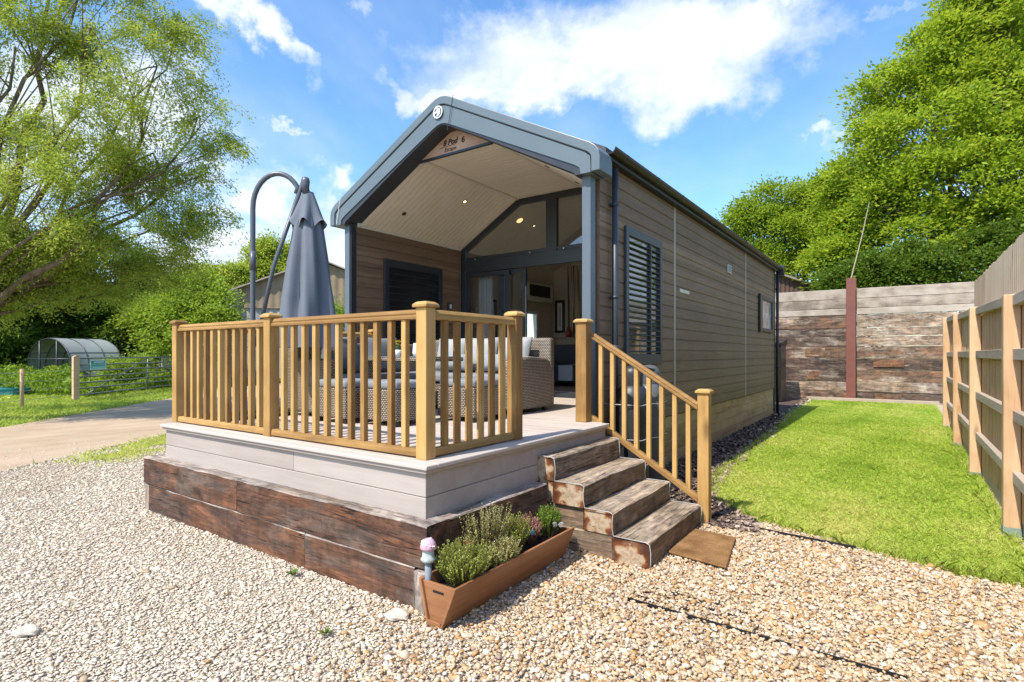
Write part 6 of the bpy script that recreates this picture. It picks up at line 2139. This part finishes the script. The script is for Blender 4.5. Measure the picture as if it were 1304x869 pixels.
tree('round_tree', 'rounded mid green tree standing behind the far end of the lodge', ob,
     blobs_at([(1000, 262, 37, 36), (962, 285, 37, 30), (1040, 255, 37, 32), (1008, 305, 36.5, 44), (950, 318, 37, 26), (1055, 300, 36, 36), (975, 338, 36.5, 32), (1030, 342, 36, 34), (1075, 270, 35, 26)]),
     64000, 0.21, 0.11, M_OAK, M_BARK, 0.38, 4.0, 'broad', 1.1, 80, 4, (0, 0), 0.0, shell=0.55)
cb_ = P(1100, 470, 31); cb_[2] = -0.05
tree('ash_tree', 'younger ash filling the gap between the round tree and the big ash', cb_,
     blobs_at([(1085, 225, 32, 34), (1070, 270, 31.5, 34), (1110, 275, 31, 42), (1085, 320, 30.5, 38), (1130, 325, 30, 38), (1060, 335, 31.5, 28)]),
     42000, 0.24, 0.11, M_ASH, M_BARKP, 0.22, 3.5, 'broad', 0.95, 100, 3, (0, 0), 0.0, shell=0.5, flat=0.65)
for (u, D, lst, lab) in ((1120, 25.5, [(1110, 350, 25.5, 30), (1150, 345, 25.5, 34), (1080, 358, 26, 24)], 'low leafy bush behind the sleeper wall just right of the steel post'),
                         (1215, 25, [(1195, 345, 25, 38), (1240, 335, 25, 42), (1170, 352, 25.5, 30)], 'low leafy bush behind the sleeper wall beside the raised fence'),
                         (1310, 24, [(1285, 325, 24, 44), (1330, 310, 24, 50)], 'tall leafy bush behind the raised part of the fence')):
    bb = P(u, 500, D); bb[2] = -0.05
    tree('bush', lab, bb, blobs_at(lst), 15000, 0.18, 0.10, M_DKL, M_BARK, 0.10, 1.6, 'broad', 0.7, 60, 3, light=0.12, cat='bush', group='bushes behind the sleeper wall', shell=0.45)
# background to the left
for (nm, lab, u, D, lst, n, L, mat, li, ct) in (
        ('bush', 'bright green bush in sun at the near corner of the barn', 250, 27, [(262, 395, 27, 26), (278, 378, 28, 16), (232, 398, 27, 26), (252, 360, 28.5, 15), (240, 372, 28, 18), (205, 425, 27, 26), (282, 412, 27.5, 20), (215, 388, 28, 20), (258, 425, 26.5, 24), (198, 395, 28, 20), (268, 358, 28.5, 9), (228, 362, 28.5, 12), (180, 405, 28.5, 18)], 40000, 0.17, M_BRT, 0.20, 'bush'),
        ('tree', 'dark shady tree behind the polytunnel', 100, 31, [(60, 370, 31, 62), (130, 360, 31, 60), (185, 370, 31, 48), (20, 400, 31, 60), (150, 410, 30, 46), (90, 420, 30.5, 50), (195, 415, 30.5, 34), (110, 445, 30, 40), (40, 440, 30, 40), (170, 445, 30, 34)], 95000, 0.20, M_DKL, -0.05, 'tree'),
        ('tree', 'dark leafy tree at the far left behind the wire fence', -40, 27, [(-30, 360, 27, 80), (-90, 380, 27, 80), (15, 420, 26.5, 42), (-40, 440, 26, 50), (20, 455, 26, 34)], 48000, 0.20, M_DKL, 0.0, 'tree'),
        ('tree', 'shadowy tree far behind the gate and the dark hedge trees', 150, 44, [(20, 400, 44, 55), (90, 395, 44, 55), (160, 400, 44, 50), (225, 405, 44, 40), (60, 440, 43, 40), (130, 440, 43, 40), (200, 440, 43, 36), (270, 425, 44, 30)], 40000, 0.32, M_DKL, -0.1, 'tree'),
        ('tree', 'distant pale green poplar rising beyond the barn roof', 345, 62, [(333, 330, 62, 20), (348, 322, 62, 20), (365, 335, 62, 18), (340, 352, 61, 22), (360, 358, 61, 22), (322, 345, 62, 16)], 22000, 0.36, M_WIL, 0.05, 'tree'),
        ('tree', 'distant soft green tree line left of the barn roof', 270, 58, [(285, 352, 58, 20), (262, 358, 58, 20), (240, 365, 58, 22), (305, 356, 58, 16)], 16000, 0.36, M_WIL, 0.15, 'tree'),
        ('bush', 'small leafy shrub against the barn wall right of the parasol', 430, 33, [(428, 398, 33, 14), (436, 412, 33, 14), (420, 414, 33, 12)], 3600, 0.16, M_BRT, 0.1, 'bush'),
        ('bush', 'golden green bush leaning over the gate bars', 150, 22.5, [(150, 478, 22.5, 22), (168, 470, 23, 20), (135, 490, 22, 16)], 9000, 0.11, M_BRT, 0.18, 'bush'),
        ('bush', 'leafy bush at the far end of the gate', 205, 27, [(205, 470, 26.5, 22), (195, 490, 26, 18), (220, 480, 27, 20)], 8000, 0.12, M_BRT, 0.0, 'bush')):
    bb = P(u, 500, D); bb[2] = -0.05
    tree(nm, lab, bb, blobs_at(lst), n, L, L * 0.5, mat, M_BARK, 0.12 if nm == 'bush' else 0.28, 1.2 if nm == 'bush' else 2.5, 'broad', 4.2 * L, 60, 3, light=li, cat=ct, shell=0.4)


# rough undergrowth round the polytunnel
def undergrowth():
    n = 60000
    u = RNG.uniform(-60, 235, n); D = RNG.uniform(18.3, 30, n)
    x = D * FW[0] + RT[0] * (u - 652) / FPX * D; y = D * FW[1] + RT[1] * (u - 652) / FPX * D
    # keep behind the line of gate and wire fence
    nx, ny = float(d_.y), float(-d_.x)
    side = (x - ga.x) * nx + (y - ga.y) * ny
    ok = side > 0.35 if ((P(60, 500, 25)[0] - ga.x) * nx + (P(60, 500, 25)[1] - ga.y) * ny) > 0 else side < -0.35
    bump_ = 0.55 + 0.45 * np.sin(x * 1.7 + 1.1 * np.sin(y * 1.3)) * np.sin(y * 1.9 + x * 0.7)
    h = (0.25 + 0.85 * bump_) * np.where(u > 105, 0.55, 1.0)
    x, y, h = x[ok], y[ok], h[ok]; n = len(x)
    z = RNG.uniform(0.0, 1.0, n) * h
    pos = np.stack([x, y, z], 1)
    ax = unit(RNG.normal(0, 0.7, (n, 3)) + np.array([0, 0, 0.5])); nr = unit(RNG.normal(0, 0.6, (n, 3)) + np.array([0, -0.3, 0.8]))
    L = RNG.uniform(0.10, 0.22, n)
    V = leaf_arrays(pos, ax, nr, L, L * 0.4)
    col = np.clip(0.42 + 0.2 * patch(x, y) + RNG.normal(0, 0.18, n), 0, 1)
    tag(np_mesh('undergrowth', V, np.arange(len(V)).reshape(-1, 4), M_BRT, None, {'rnd': np.repeat(col, 4)}), 'tangle of nettles and weeds round the polytunnel', 'undergrowth', kind='stuff')
    # yellow buttercups on the verge
    n = 160
    u = RNG.uniform(0, 1, n)
    px = -15.6 + (-21 + 15.6) * u; py = 3.3 + (6.1 - 3.3) * u
    off = RNG.uniform(1.2, 4.2, n)
    px -= off * 0.72; py -= off * 0.70
    pos = np.stack([px, py, RNG.uniform(0.15, 0.3, n)], 1)
    V = leaf_arrays(pos, unit(RNG.normal(0, 1, (n, 3))), unit(RNG.normal(0, 0.3, (n, 3)) + np.array([0, 0, 1])), np.full(n, 0.06), np.full(n, 0.06))
    tag(np_mesh('buttercups', V, np.arange(len(V)).reshape(-1, 4), plain('yellow_petals', (0, 0, 0))), 'scatter of yellow buttercups in the verge by the wire fence', 'flowers', kind='stuff')


undergrowth()
